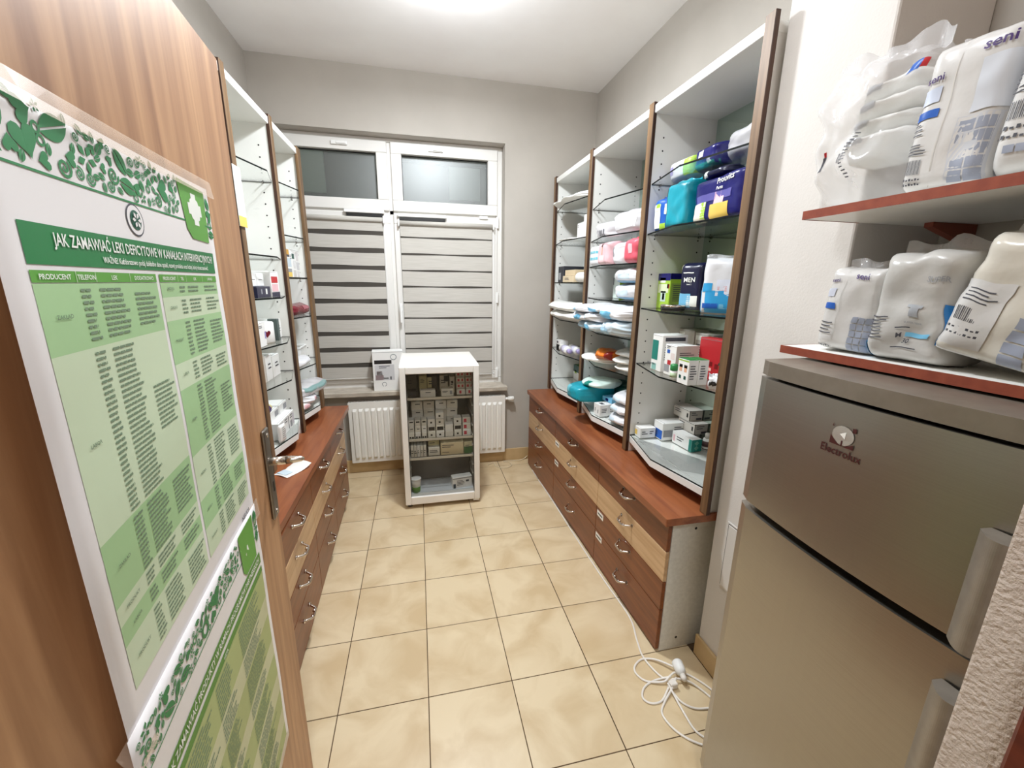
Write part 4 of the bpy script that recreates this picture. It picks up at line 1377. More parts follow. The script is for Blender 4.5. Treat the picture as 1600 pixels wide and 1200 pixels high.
carton('medicine_carton', 'black and green carton half hidden behind the red one', 'carton', (1.665, -1.350, z), R_, (0.060, 0.07, 0.158), BLK, prints=[('-y', 0.0, 0.5, 0, 0.8, GREENT), ('+x', 0.1, 0.9, 0.7, 0.9, WPR)])
for k in range(3):
    carton('grey_carton', ('grey-white carton at the back of the fourth shelf, touching the far panel', 'grey-white carton at the back of the fourth shelf, second from far panel', 'grey-white carton at the back of the fourth shelf, behind red carton')[k], 'carton', (1.735, -1.105-k*0.135, z), R_, (0.128, 0.085, 0.178-0.006*k), GRYBX,
           prints=[('-y', 0.05, 0.4, 0.8, 0.93, WPR)], lines=[('-y', 0.1, 0.7, 0.35, 0.7, 5), ('+x', 0.1, 0.7, 0.35, 0.7, 4)])
pack('blister_sachet', 'small crumpled black and white sachet at the shelf edge by the red carton', 'sachet', (1.475, -1.615, z), -60, (0.05, 0.03, 0.055), FILMW, 13, n=3, m=3, fin=0.01, prints=[(-0.5, 0.6, 0.35, 0.6, BLK)], wr=0.012, freq=40, grid=(12, 12))
# bottom of the bay
z = 0.7765
carton('medicine_carton', 'small white carton with a yellow end on the bottom shelf board', 'carton', (1.525, -1.080, z), R_, (0.055, 0.09, 0.056), WHITE, prints=[('-y', 0.0, 0.45, 0.2, 0.7, YELLOW)], lines=[('+x', 0.1, 0.5, 0.3, 0.7, 2), ('+x', 0.6, 0.9, 0.3, 0.7, 2)])
carton('medicine_carton', 'white carton with a blue front on the bottom shelf board', 'carton', (1.650, -1.120, z), R_, (0.082, 0.15, 0.094), WHITE, prints=[('-y', 0.02, 0.98, 0.06, 0.58, BLUE), ('+x', 0.05, 0.4, 0.2, 0.6, GREYI)], texts=[('-y', 'SPIOLTO', 0.041, 0.068, 0.009, INK)], lines=[('-y', 0.15, 0.7, 0.2, 0.5, 3), ('+x', 0.45, 0.9, 0.3, 0.8, 4)])
carton('medicine_carton', 'low white carton with a green diamond end, bottom shelf board', 'carton', (1.658, -1.250, z), -86, (0.145, 0.06, 0.062), WHITE,
       prints=[('+x', 0, 1, 0, 1, GREENT), ('-y', 0.86, 1.0, 0, 1, GREENT), ('-y', 0.06, 0.16, 0.2, 0.75, PINK)], lines=[('-y', 0.25, 0.7, 0.35, 0.75, 2)])
mb = MB()
for cz in (0.018, 0.043):
    mb.add([(0.0731, -0.014, cz), (0.0731, 0.0, cz-0.012), (0.0731, 0.014, cz), (0.0731, 0.0, cz+0.012)], [(0, 1, 2, 3)])
o = mb.build('diamond_print', col((140, 200, 180), 0.5), [x for x in bpy.data.objects if x.get('label') == 'low white carton with a green diamond end, bottom shelf board'][0])
for k in range(3):
    carton('inhaler_carton', 'black-edged white carton, %s in the stack by the mirror back' % ('lowest', 'middle', 'topmost')[k], 'carton', (1.738, -1.130-(0.05 if k == 1 else 0), z+k*0.0565), R_, (0.135, 0.082, 0.0555), GRYBX,
           prints=[('-y', 0.0, 1.0, 0.93, 0.965, BLK), ('-y', 0.84, 0.93, 0.3, 0.7, BLK), ('+x', 0.02, 0.06, 0, 1, BLK), ('+x', 0.94, 0.98, 0, 1, BLK), ('+x', 0, 1, 0.93, 0.965, BLK), ('+x', 0.5, 0.9, 0.08, 0.28, INK)], lines=[('-y', 0.1, 0.6, 0.4, 0.8, 2), ('+x', 0.15, 0.7, 0.45, 0.85, 2)], group='stack of inhaler cartons')
t = thing('spray_bottle', 'small white spray bottle with dark label in front of the carton stack', 'bottle', (1.735, -1.305, z))
MB().lathe([(0.021, 0), (0.022, 0.003), (0.022, 0.05), (0.018, 0.058)], n=18).build('bottle_body', WHITE, t)
MB().lathe([(0.0225, 0.018), (0.0225, 0.046)], n=18).build('wrap_label', col((84, 60, 62), 0.5), t)
MB().lathe([(0.013, 0.058), (0.013, 0.082), (0.010, 0.085)], n=14).build('cap', GRYBX, t)
MB().lathe([(0.0224, 0.004), (0.0224, 0.008)], n=18).build('base_ring', BLK, t)

# middle bay, second and third shelves
pack('bandage_bag', 'large cloudy white bag of dressings under the empty top shelf', 'pack', (1.560, -0.805, 1.840), R_, (0.31, 0.24, 0.125), FILMG, 21, n=4, m=5, fin=0.012, wr=0.012, prints=[(-0.75, 0.75, 0.22, 0.75, FILMW)])
pack('bandage_bag', 'cloudy white bag with barcode stripes beside the larger dressings bag', 'pack', (1.55, -0.515, 1.840), R_, (0.23, 0.22, 0.10), FILMG, 22, n=4, m=4, fin=0.012, wr=0.012,
     prints=[(-0.25+0.14*k, -0.20+0.14*k+0.03*(k % 2), 0.08, 0.5, INK) for k in range(6)])
z = 1.683
pack('pad_pack', 'white pad pack with two teal bars on the third shelf of the middle bay', 'pack', (1.505, -0.455, z), R_, (0.15, 0.14, 0.125), FILMW, 23, n=7, m=8, fin=0.0, prints=[(-0.8+0.42*i, -0.48+0.42*i, v, v+0.12, TEALL) for i in range(4) for v in (0.3, 0.6)], wr=0.003)
pack('pad_pack', 'pale pink pad pack with a slim figure print, middle bay', 'pack', (1.490, -0.612, z), R_, (0.16, 0.14, 0.132), PINK, 24, n=7, m=8, fin=0.0, prints=[(-0.1, 0.12, 0.78, 0.93, col((84, 56, 50), 0.5)), (-0.05, 0.1, 0.45, 0.78, SKIN), (-0.35, 0.45, 0.05, 0.42, col((240, 206, 208), 0.5))], wr=0.003)
pack('pad_pack', 'crumpled white pack between the pale pink and rose packs', 'pack', (1.500, -0.765, z), R_, (0.145, 0.13, 0.115), FILMW, 25, n=4, m=5, fin=0.008, prints=[(-0.6, -0.4, 0.4, 0.8, GREYI)], wr=0.010)
pack('pad_pack', 'rose-coloured pack in front of the post, third shelf of middle bay', 'pack', (1.495, -0.915, z), R_, (0.145, 0.13, 0.125), ROSE, 26, n=5, m=5, fin=0.008, prints=[(0.0, 0.5, 0.4, 0.75, PINK)], wr=0.005)
z = 1.4885
carton('towel_carton', 'upright pale green-white carton on the fourth shelf of the middle bay', 'carton', (1.650, -0.500, z), R_, (0.09, 0.13, 0.150), col((214, 228, 220), 0.5), prints=[('-y', 0.6, 0.75, 0.1, 0.5, GREENT), ('+x', 0.0, 0.3, 0, 1, LIME), ('-y', 0.0, 0.12, 0.55, 0.85, INK)])
pack('wipes_pack', 'yellow-green pack squeezed behind two round nappy packs', 'pack', (1.69, -0.615, z), R_, (0.10, 0.10, 0.16), col((196, 188, 84), 0.4), 27, n=5, m=6, fin=0.01, wr=0.004)
for k in range(2):
    pack('nappy_pack', ('lower bulging white and blue pack on the fourth shelf, middle bay', 'upper bulging white and blue pack on the fourth shelf, middle bay')[k], 'pack', (1.575, -0.815, z+0.089*k), R_, (0.30, 0.24, 0.090), FILMW, 28+k, n=4, m=3, fin=0.0, prints=[(-0.85, 0.85, 0.06, 0.2, col((128, 168, 196), 0.4)), (-0.3, 0.5, 0.3, 0.6, FILMB)], wr=0.009)
# heap on the fifth shelf
z = 1.2905
HEAP = [(1.50, -0.46, 0.0, 0.22, 0.25, 0.058, -80), (1.485, -0.63, 0.0, 0.20, 0.27, 0.062, -97), (1.495, -0.850, 0.0, 0.27, 0.27, 0.088, -88),
        (1.455, -0.455, 0.056, 0.22, 0.25, 0.056, -72), (1.475, -0.625, 0.060, 0.20, 0.26, 0.060, -103), (1.490, -0.840, 0.086, 0.28, 0.26, 0.082, -84), (1.450, -0.48, 0.108, 0.23, 0.25, 0.050, -95), (1.480, -0.665, 0.116, 0.24, 0.25, 0.052, -80)]
HL = ['lowest blue-tinted nappy pack at the far end of the heap', 'lowest blue-tinted nappy pack in the middle of the heap', 'lowest blue-tinted nappy pack at the near end of the heap', 'second-layer white and blue pack poking out at the far end of the heap',
      'second-layer white and blue pack in the middle of the heap', 'second-layer white and blue pack by the near post of the heap', 'topmost white and blue pack at the far end of the heap', 'topmost white pack in the middle of the heap of nappies']
for k, (x, y, dz, w, d, h, rz) in enumerate(HEAP):
    pack('nappy_pack', HL[k], 'pack', (x, y, z+dz), rz, (w, d, h), FILMB if k < 3 else FILMW, 31+k, n=3.6, m=3.0, fin=0.0, wr=0.017, freq=15,
         prints=[(-0.6, 0.2, 0.15, 0.6, BLUEL if k % 2 else col((168, 206, 228), 0.4)), (-0.9, 0.9, 0.03, 0.10, col((150, 178, 198), 0.4))], group='heap of nappy packs')
# sixth shelf
z = 1.0905
pack('towel_pack', 'long flat white pack lying along the shelf below the nappy heap', 'pack', (1.515, -0.52, z), R_, (0.28, 0.26, 0.042), SOFT, 41, n=3, m=2.5, fin=0.0, wr=0.008)
pack('snack_pouch', 'shiny orange and red pouch on top of the long white pack', 'pouch', (1.50, -0.640, z+0.030), -75, (0.16, 0.16, 0.062), ORANGE, 42, n=3, m=2.4, fin=0.0, wr=0.010, prints=[(0.45, 0.9, 0.1, 0.9, col((150, 34, 20), 0.35)), (-0.9, -0.55, 0.5, 0.95, YELLOW)])
for k in range(3):
    pack('towel', 'folded white towel, %s in the stack beside the orange pouch' % ('lowest', 'middle', 'topmost')[k], 'towel', (1.57-0.012*(k == 1), -0.865+0.01*k, z+0.040*k), R_+3*k, (0.21-0.02*k, 0.25, 0.040), SOFT, 44+k, n=3, m=2, fin=0.0, wr=0.006, group='stack of folded white towels')
# bottom of the middle bay
z = 0.7765
pack('underpad_roll', 'big teal underpad pack sticking out over the bottom board', 'pack', (1.455, -0.505, z+0.055), -84, (0.185, 0.30, 0.105), TEAL, 51, n=7, m=6, fin=0.0, wr=0.006, ex=0.42, prints=[(-0.95, -0.2, 0.55, 0.9, TEALL), (-0.8, 0.8, 0.1, 0.3, TEALD)])
pack('underpad_pack', 'flat pale green and white pack on top of the teal one', 'pack', (1.50, -0.560, z+0.158), -70, (0.21, 0.25, 0.040), col((214, 234, 226), 0.35), 52, n=4, m=3, fin=0.0, wr=0.004, prints=[(-0.3, 0.1, 0.1, 0.9, GREENT)])
mb = MB()
pack('underpad_pack', 'dark green pack lying behind the pale green one, bottom of middle bay', 'pack', (1.67, -0.56, z+0.04), R_, (0.22, 0.16, 0.13), DGREEN, 53, n=5, m=4, fin=0.0, wr=0.004)
for k in range(3):
    pack('nappy_pack', 'white and pale blue pack, %s of the pile by the post, bottom of middle bay' % ('lowest', 'middle', 'topmost')[k], 'pack', (1.555+0.01*k, -0.875+0.004*k, z+0.060*k), R_+4*k, (0.215-0.01*k, 0.26, 0.061), FILMW, 55+k, n=3.2, m=2.4, fin=0.0, wr=0.010, prints=[(-0.6, 0.2, 0.2, 0.7, FILMB), (-0.9, 0.9, 0.02, 0.16, GREYI)], group='pile of white packs')
for k in range(3):
    carton('medicine_carton', 'little white carton with two dark dashes, %s in the row by the teal pack' % ('front', 'middle', 'rear')[k], 'carton', (1.445+0.062*k, -0.690+0.012*k, z), -84, (0.075, 0.060, 0.075), WHITE, prints=[('+z', 0.3, 0.8, 0.3, 0.7, INK), ('-y', 0.22, 0.30, 0.35, 0.65, INK), ('-y', 0.65, 0.73, 0.25, 0.55, INK)], lines=[('+x', 0.2, 0.8, 0.3, 0.7, 3)], group='row of little white cartons')
carton('medicine_carton', 'flat pale blue carton lying across the row of little white cartons', 'carton', (1.545, -0.655, z+0.0755), -84, (0.11, 0.10, 0.028), BLUEL, prints=[('-y', 0.35, 0.65, 0.2, 0.8, NAVY), ('+z', 0.4, 0.75, 0.3, 0.6, NAVY)])

# corner bay by the window wall
pack('bed_pad', 'crumpled white pad drooping over the highest shelf of the corner bay', 'pad', (1.52, 0.04, 2.13), R_, (0.56, 0.30, 0.045), SOFT, 61, n=3, m=2, fin=0.0, wr=0.016, freq=9)
z = 1.8805
carton('plain_carton', 'larger plain white carton on the second shelf of the corner bay', 'carton', (1.55, -0.235, z), R_, (0.15, 0.14, 0.150), WHITE)
carton('plain_carton', 'smaller plain white carton beside the larger one, corner bay', 'carton', (1.55, -0.09, z), R_, (0.12, 0.13, 0.11), WHITE, lines=[('-y', 0.1, 0.3, 0.7, 0.9, 2)])
pack('leaflet_bundle', 'thin bundle of loose white leaflets at the shelf edge, corner bay', 'leaflets', (1.50, 0.06, z), -80, (0.22, 0.18, 0.018), PAPERW, 62, n=6, m=2, fin=0.0, wr=0.006)
z = 1.5855
carton('soap_carton', 'dark slate carton standing on the third shelf of the corner bay', 'carton', (1.52, 0.155, z), R_, (0.13, 0.16, 0.118), col((44, 48, 56), 0.5), prints=[('-y', 0.1, 0.5, 0.15, 0.6, GREYI)])
carton('soap_carton', 'flat beige carton on top of another, third shelf of corner bay', 'carton', (1.50, -0.04, z+0.047), R_, (0.20, 0.12, 0.040), col((216, 196, 162), 0.5))
carton('soap_carton', 'flat beige carton under another, third shelf of corner bay', 'carton', (1.49, -0.03, z), R_, (0.22, 0.12, 0.046), col((220, 202, 170), 0.5), lines=[('-y', 0.2, 0.6, 0.3, 0.7, 2)])
t = thing('gauze_roll', 'short white roll lying beside the beige cartons', 'roll', (1.47, -0.235, z+0.034), 0)
MB().lathe([(0.010, -0.08), (0.033, -0.08), (0.034, -0.076), (0.034, 0.076), (0.033, 0.08), (0.010, 0.08)], n=22, axis='y').build('roll_body', SOFT, t)
MB().lathe([(0.009, -0.081), (0.009, 0.081)], n=12, axis='y').build('roll_core', GREYI, t)
for k in range(2):
    pack('pillow', ('lower plump white pillow on the fourth shelf of the corner bay', 'upper plump white pillow on the fourth shelf of the corner bay')[k], 'pillow', (1.50-0.01*k, 0.025+0.01*k, 1.3105+0.062*k), R_, (0.60-0.02*k, 0.28, 0.068), SOFT, 63+k, n=3, m=1.7, fin=0.0, wr=0.010, freq=8)
z = 1.0505
carton('medicine_carton', 'small black and white carton on the fifth shelf of the corner bay', 'carton', (1.475, 0.155, z), R_, (0.085, 0.07, 0.085), WHITE, prints=[('-y', 0.0, 1.0, 0.0, 0.6, BLK), ('-y', 0.3, 0.7, 0.1, 0.5, GREYI), ('-y', 0.1, 0.5, 0.7, 0.9, INK)])
for k in range(2):
    t = thing('lotion_bottle', ('white bottle with pale violet cap lying in front, corner bay', 'white bottle with pale violet cap lying behind, corner bay')[k], 'bottle', (1.455+0.066*k, 0.075-0.02*k, z+0.033), -4)
    MB().lathe([(0.014, 0.045), (0.031, 0.02), (0.0315, -0.14), (0.028, -0.15)], n=18, axis='y').build('bottle_body', WHITE, t)
    MB().lathe([(0.0318, -0.12), (0.0318, -0.03)], n=18, axis='y').build('wrap_label', col((206, 204, 226), 0.5), t)
    MB().lathe([(0.018, -0.15), (0.018, -0.19), (0.015, -0.193)], n=14, axis='y').build('cap', col((170, 158, 206), 0.4), t)
carton('tea_carton', 'green and white carton at the bottom of the corner bay', 'carton', (1.685, 0.255, 0.7765), R_, (0.12, 0.08, 0.125), WHITE, prints=[('-y', 0.0, 1.0, 0.55, 1.0, DGREEN), ('-y', 0.2, 0.6, 0.45, 0.65, LIME), ('+x', 0, 1, 0.6, 1, DGREEN), ('+z', 0, 1, 0, 1, GREEN)])

# ---------------------------------------------------------------- stock on the shelves, door side
z = 1.4905
carton('vitamin_carton', 'navy carton with two pale moons, shelf above the heart-print roll', 'carton', (-0.425, -0.735, z), L_ROT, (0.18, 0.12, 0.052), NAVYD, prints=[('-y', 0.28, 0.36, 0.35, 0.75, GREYI), ('-y', 0.62, 0.74, 0.3, 0.8, WPR)])
carton('tablet_carton', 'white carton with red and pink blocks beside the navy carton', 'carton', (-0.425, -0.560, z), L_ROT, (0.12, 0.12, 0.125), WHITE, prints=[('-y', 0.05, 0.85, 0.55, 0.80, RED), ('-y', 0.05, 0.85, 0.2, 0.5, PINK), ('-y', 0.0, 1.0, 0.0, 0.18, NAVYD)])
for k in range(2):
    carton('plain_carton', ('blank white carton stacked on the navy carton, nearer the door', 'blank white carton stacked on the navy carton, nearer the window')[k], 'carton', (-0.440, -0.785+0.095*k, z+0.0525), L_ROT, (0.088, 0.10, 0.062), WHITE, lines=[('-y', 0.2, 0.8, 0.45, 0.55, 1)])
z = 1.2655
carton('cup_carton', 'white carton with a violet mark beside the heart-print roll', 'carton', (-0.425, -0.835, z), L_ROT, (0.105, 0.12, 0.115), WHITE, prints=[('-y', 0.82, 0.98, 0.3, 0.6, col((150, 140, 190), 0.5))], lines=[('-y', 0.2, 0.6, 0.75, 0.88, 2)])
t = thing('tissue_roll', 'white roll printed with a red heart on the door-side shelf', 'roll', (-0.425, -0.690, z), -42)
MB().lathe([(0.018, 0.004), (0.062, 0.0), (0.066, 0.006), (0.066, 0.098), (0.062, 0.104), (0.018, 0.10)], n=28).build('roll_body', WHITE, t)
pts = []
for i in range(22):
    a = 2*PI*i/22
    pts.append((0.0012*16*math.sin(a)**3, 0.0012*(13*math.cos(a)-5*math.cos(2*a)-2*math.cos(3*a)-math.cos(4*a))))
MB().add([(math.cos(p[0]/0.0665)*0.0668, math.sin(p[0]/0.0665)*0.0668, 0.050+p[1]) for p in pts], [tuple(range(22))]).build('heart_print', MAROON, t)
carton('slate_carton', 'narrow slate carton standing next to the heart-print roll', 'carton', (-0.385, -0.598, z), L_ROT, (0.030, 0.045, 0.112), col((84, 98, 96), 0.5))
carton('plain_carton', 'white carton in the panel corner past the narrow slate carton', 'carton', (-0.450, -0.49, z), L_ROT, (0.095, 0.11, 0.10), WHITE, lines=[('-y', 0.2, 0.9, 0.3, 0.7, 3)])
z = 1.0705
for k, (y, w, h) in enumerate(((-0.86, 0.07, 0.075), (-0.765, 0.075, 0.140), (-0.675, 0.085, 0.130), (-0.565, 0.11, 0.115))):
    carton('plain_carton', ('lowest white carton behind the door edge, fifth door-side shelf', 'tall grey-white carton, fifth door-side shelf, nearest the door', 'tall white carton in the middle of the fifth door-side shelf', 'squat white carton with slanted print, fifth door-side shelf')[k],
           'carton', (-0.47, y, z), L_ROT, (w, 0.13, h), GRYBX if k == 1 else WHITE, lines=[('-y', 0.3, 0.8, 0.4, 0.7, 2)])
z = 0.7765
carton('medicine_carton', 'tall white carton on the bottom board behind the door edge', 'carton', (-0.425, -0.855, z), L_ROT, (0.07, 0.09, 0.15), WHITE, prints=[('-y', 0.1, 0.3, 0.1, 0.8, GREYI)])
for k in range(2):
    t = thing('pill_bottle', ('dark violet bottle lying on the tall white carton, front one', 'dark violet bottle lying on the tall white carton, rear one')[k], 'bottle', (-0.400-0.052*k, -0.835, z+0.175), 0)
    MB().lathe([(0.022, -0.05), (0.024, -0.046), (0.024, 0.03), (0.014, 0.04)], n=16, axis='y').build('bottle_body', PURPLE, t)
    MB().lathe([(0.017, 0.04), (0.017, 0.062), (0.014, 0.064)], n=14, axis='y').build('cap', col((212, 200, 140), 0.5), t)
    o = t
for k in range(3):
    carton('inhaler_carton', 'white carton with grey side panel, %s in the row on the bottom board' % ('first', 'second', 'third')[k], 'carton', (-0.415, -0.745+0.088*k, z), L_ROT, (0.084, 0.11, 0.088), WHITE, prints=[('-y', 0.1, 0.5, 0.1, 0.5, GREYI), ('-y', 0.6, 0.95, 0.15, 0.85, col((206, 204, 212), 0.5))] if k != 1 else [('-y', 0.8, 0.9, 0.1, 0.9, INK)], lines=[('-y', 0.1, 0.8, 0.6, 0.9, 2)], group='row of white cartons on the door-side board')
for k in range(2):
    carton('inhaler_carton', ('white carton lying on the row, nearer the door edge', 'white carton lying on the row, nearer the post')[k], 'carton', (-0.45, -0.70+0.14*k, z+0.0885), L_ROT, (0.12, 0.10, 0.052), WHITE, prints=[('-y', 0.5, 0.95, 0.2, 0.8, GREYI)])
pack('leaflet', 'folded white leaflet with dark print on the bottom board front', 'leaflet', (-0.345, -0.80, z), 82, (0.06, 0.02, 0.09), PAPERW, 71, n=8, m=8, fin=0.0, lines=[(-0.7, 0.7, 0.2, 0.9, 6)], wr=0.002, grid=(10, 10))
# bay by the window
z = 1.5905
t = carton('supplement_carton', 'white carton printed with drug photos, window-side bay of the door wall', 'carton', (-0.435, -0.165, z), L_ROT, (0.30, 0.12, 0.165), WHITE,
           prints=[('-y', 0.04, 0.32, 0.78, 0.95, col((196, 148, 60), 0.5)), ('-y', 0.04, 0.34, 0.70, 0.78, INK), ('-y', 0.50, 0.66, 0.66, 0.84, DGREEN), ('-y', 0.06, 0.42, 0.36, 0.66, FILMB), ('-y', 0.12, 0.42, 0.02, 0.18, YELLOW), ('-y', 0.06, 0.42, 0.18, 0.30, GREYI),
                   ('-y', 0.56, 0.74, 0.32, 0.60, col((214, 214, 214), 0.5)), ('-y', 0.78, 0.96, 0.60, 0.92, col((214, 210, 210), 0.5)), ('-y', 0.78, 0.98, 0.28, 0.56, col((200, 200, 202), 0.5)), ('-y', 0.52, 0.72, 0.02, 0.26, col((206, 202, 200), 0.5)), ('-y', 0.78, 0.95, 0.02, 0.24, col((216, 214, 214), 0.5))],
           lines=[('-y', 0.36, 0.48, 0.62, 0.80, 3)])
pack('pill_pouch', 'dark red glossy pouch on the shelf nearest the window blind', 'pouch', (-0.415, -0.145, 1.3605), L_ROT, (0.40, 0.16, 0.070), MAROON, 72, n=4, m=3, fin=0.0, wr=0.008, prints=[(-0.1, 0.6, 0.6, 0.85, col((160, 90, 100), 0.3))])
z = 1.0555
t = thing('basket', 'little white slatted basket on the shelf below the dark red pouch', 'basket', (-0.475, 0.018, z))
mb = MB().box(-0.06, 0.06, -0.08, 0.08, 0, 0.004)
for k in range(7):
    y = -0.078+k*0.0255
    mb.box(0.057, 0.060, y, y+0.010, 0.004, 0.085).box(-0.060, -0.057, y, y+0.010, 0.004, 0.085)
for k in range(5):
    x = -0.058+k*0.0265
    mb.box(x, x+0.010, -0.08, -0.077, 0.004, 0.085).box(x, x+0.010, 0.077, 0.08, 0.004, 0.085)
mb.build('slatted_wall', WHITE, t)
MB().box(-0.064, 0.064, -0.084, -0.076, 0.080, 0.092).box(-0.064, 0.064, 0.076, 0.084, 0.080, 0.092).box(0.056, 0.064, -0.076, 0.076, 0.080, 0.092).box(-0.064, -0.056, -0.076, 0.076, 0.080, 0.092).build('rim', WHITE, t, bevel=0.002)
pack('bandage_pack', 'flat white pack lying along the shelf edge before the little basket', 'pack', (-0.392, -0.205, z), L_ROT, (0.28, 0.11, 0.045), FILMW, 73, n=3.4, m=2.6, fin=0.0, wr=0.006)
z = 0.7765
for k, (y, x, dz, mt, rz) in enumerate(((-0.255, -0.43, 0.0, PAPERW, 80), (-0.20, -0.40, 0.034, FILMW, 100), (-0.09, -0.43, 0.0, PAPERW, 96))):
    pack('dressing_sachet', ('pink-striped white sachet at the bottom of the heap on the window-side board', 'white sachet with round print slanting on top of the heap', 'white sachet nearest the window blind on the bottom board')[k], 'sachet', (x, y, z+dz), rz, (0.16, 0.18, 0.055), mt, 75+k, n=3, m=2.4, fin=0.0, wr=0.012,
         prints=[(-0.5, 0.1, 0.3, 0.7, PINK), (0.3, 0.7, 0.4, 0.8, col((190, 196, 206), 0.4))], group='heap of dressing sachets')
pack('dressing_bag', 'open clear bag with a green-grey band jutting out towards the blind', 'bag', (-0.395, -0.115, z+0.075), 78, (0.36, 0.20, 0.07), FILMG, 78, n=4, m=3, fin=0.0, wr=0.010, prints=[(-0.8, 0.75, 0.55, 0.9, col((128, 160, 158), 0.4))], rx=0)
# cards on the posts
t = thing('shelf_card', 'white and yellow card fixed to the post at the door edge', 'card', (-0.338, -0.945, 1.90), L_ROT)
MB().box(-0.055, 0.02, -0.002, 0.0, -0.115, 0.115).build('card', PAPERW, t)
MB().box(-0.055, 0.02, -0.0026, -0.002, -0.115, -0.075).build('yellow_band', YELLOW, t)
t = thing('shelf_card', 'narrow white card standing against the post beside the dark red pouch', 'card', (-0.352, -0.372, 1.3605), L_ROT)
MB().box(-0.012, 0.018, -0.002, 0.0, 0.0, 0.15).build('card', PAPERW, t)
MB().box(-0.012, 0.018, 0.0, 0.03, 0.0, 0.002).build('card_foot', PAPERW, t)
t = thing('paper_sheet', 'curled white paper sheet on the worktop below the door handle', 'paper', (-0.272, -0.95, 0.6805), 55)
V = []; F = []
for i in range(9):
    for j in range(5):
        for s in (0, 0.0006):
            V.append((-0.07+0.14*i/8, -0.05+0.10*j/4, 0.0005+s+0.03*max(0, (i/8-0.45))**2*2+0.004*math.sin(j)))
q = lambda i, j, s: (i*5+j)*2+s
for i in range(8):
    for j in range(4):
        F.append((q(i, j, 1), q(i+1, j, 1), q(i+1, j+1, 1), q(i, j+1, 1))); F.append((q(i, j, 0), q(i, j+1, 0), q(i+1, j+1, 0), q(i+1, j, 0)))
MB().add(V, F, 0, True).build('sheet', PAPERW, t)
MB().box(-0.06, -0.02, -0.03, 0.03, 0.0055, 0.006).build('printed_panel', FILMB, t)

# ---------------------------------------------------------------- packs on the wall shelves over the fridge
SW = noisy('pack_film_white', (206, 204, 202), (216, 214, 212), nscale=5, rough=0.26, bump=0.45, bscale=20)
SCREAM = noisy('pack_film_cream', (204, 198, 186), (216, 211, 200), nscale=4, rough=0.26, bump=0.45, bscale=20)
DIAG = col((150, 156, 172), 0.5)


def seni(label, loc, rz, size, seed, body=SW, tilt=0, prints=(), texts=(), lines=(), **k):
    return pack('nappy_pack', label, 'pack', loc, rz, size, body, seed, prints=prints, texts=texts, lines=lines, fin=k.pop('fin', 0.022), finmat=FILM, n=k.pop('n', 7), m=k.pop('m', 9), wr=k.pop('wr', 0.006), **k)


def bars(u0, u1, v0, v1, n):
    out = []
    for i in range(n):
        a = u0+(u1-u0)*i/n
        out.append((a, a+(u1-u0)/n*(0.35 if i % 3 else 0.6), v0, v1, INK))
    return out


def diagrams(u0, u1, v0, v1, c, r):
    out = []
    for i in range(c):
        for j in range(r):
            a = u0+(u1-u0)*i/c; b = v0+(v1-v0)*j/r
            a2 = a+(u1-u0)/c*0.88; b2 = b+(v1-v0)/r*0.86
            out.append((a, a2, b, b2, DIAG))
    return out


def marks(u0, u1, v, h, n):
    return [(u0+(u1-u0)*i/n, u0+(u1-u0)*(i+0.6)/n, v, v+h*(0.6+0.4*(i % 2)), INK) for i in range(n)]


z = 1.756
# see-through bag of loose briefs
for k in range(4):
    pack('folded_brief', 'folded white brief inside the clear bag, %s in the pile' % ('lowest', 'second lowest', 'third lowest', 'topmost')[k], 'brief', (1.445+0.006*k, -2.118-0.003*k, z+0.115+0.036*k), -78, (0.155, 0.16, 0.036), SOFT, 80+k, n=4, m=2, fin=0.0, wr=0.008, freq=13, rx=-14,
         prints=[(-0.7, -0.3, 0.3, 0.6, GREYI)], group='briefs inside the clear bag')
t = pack('clear_bag', 'big crumpled clear bag of briefs bulging past the upper shelf end', 'bag', (1.440, -2.098, z), -78, (0.225, 0.24, 0.315), FILM, 81, n=2.6, m=3.0, fin=0.045, wr=0.030, freq=14, grid=(34, 34),
         prints=bars(-0.02, 0.10, 0.30, 0.36, 3)+[(-0.55, -0.46, 0.28, 0.38, INK), (-0.52, -0.46, 0.38, 0.41, RED), (0.55, 0.68, 0.80, 0.86, BLUE), (0.68, 0.75, 0.81, 0.86, RED)], lines=[(0.05, 0.15, 0.2, 0.5, 14)])
seni('upright white pack with blue bar, second from the end on the upper shelf', (1.425, -2.296, z), -84, (0.138, 0.19, 0.262), 82, SW, n=10, m=14, ex=0.42, wr=0.0045, ry=3,
     prints=[(-0.92, -0.38, 0.50, 0.555, BLUE), (-0.85, -0.45, 0.60, 0.70, col((196, 204, 222), 0.4)), (0.30, 0.95, 0.48, 0.80, col((206, 210, 218), 0.35)), (-0.22, -0.20, 0.04, 0.94, col((200, 196, 188), 0.4)), (0.12, 0.97, 0.03, 0.46, col((196, 198, 204), 0.5)), (0.14, 0.95, 0.035, 0.455, SW)]+bars(-0.85, -0.45, 0.13, 0.23, 14)+diagrams(0.20, 0.90, 0.05, 0.445, 2, 5)+marks(-0.88, -0.38, 0.09, 0.015, 7)+marks(-0.88, -0.38, 0.06, 0.015, 7),
     texts=[('seni', -0.64, 0.74, 0.0125, PURPLE), ('seni', 0.50, 0.85, 0.0175, PURPLE)], lines=[(-0.88, -0.40, 0.26, 0.34, 4), (-0.85, -0.6, 0.38, 0.48, 3)])
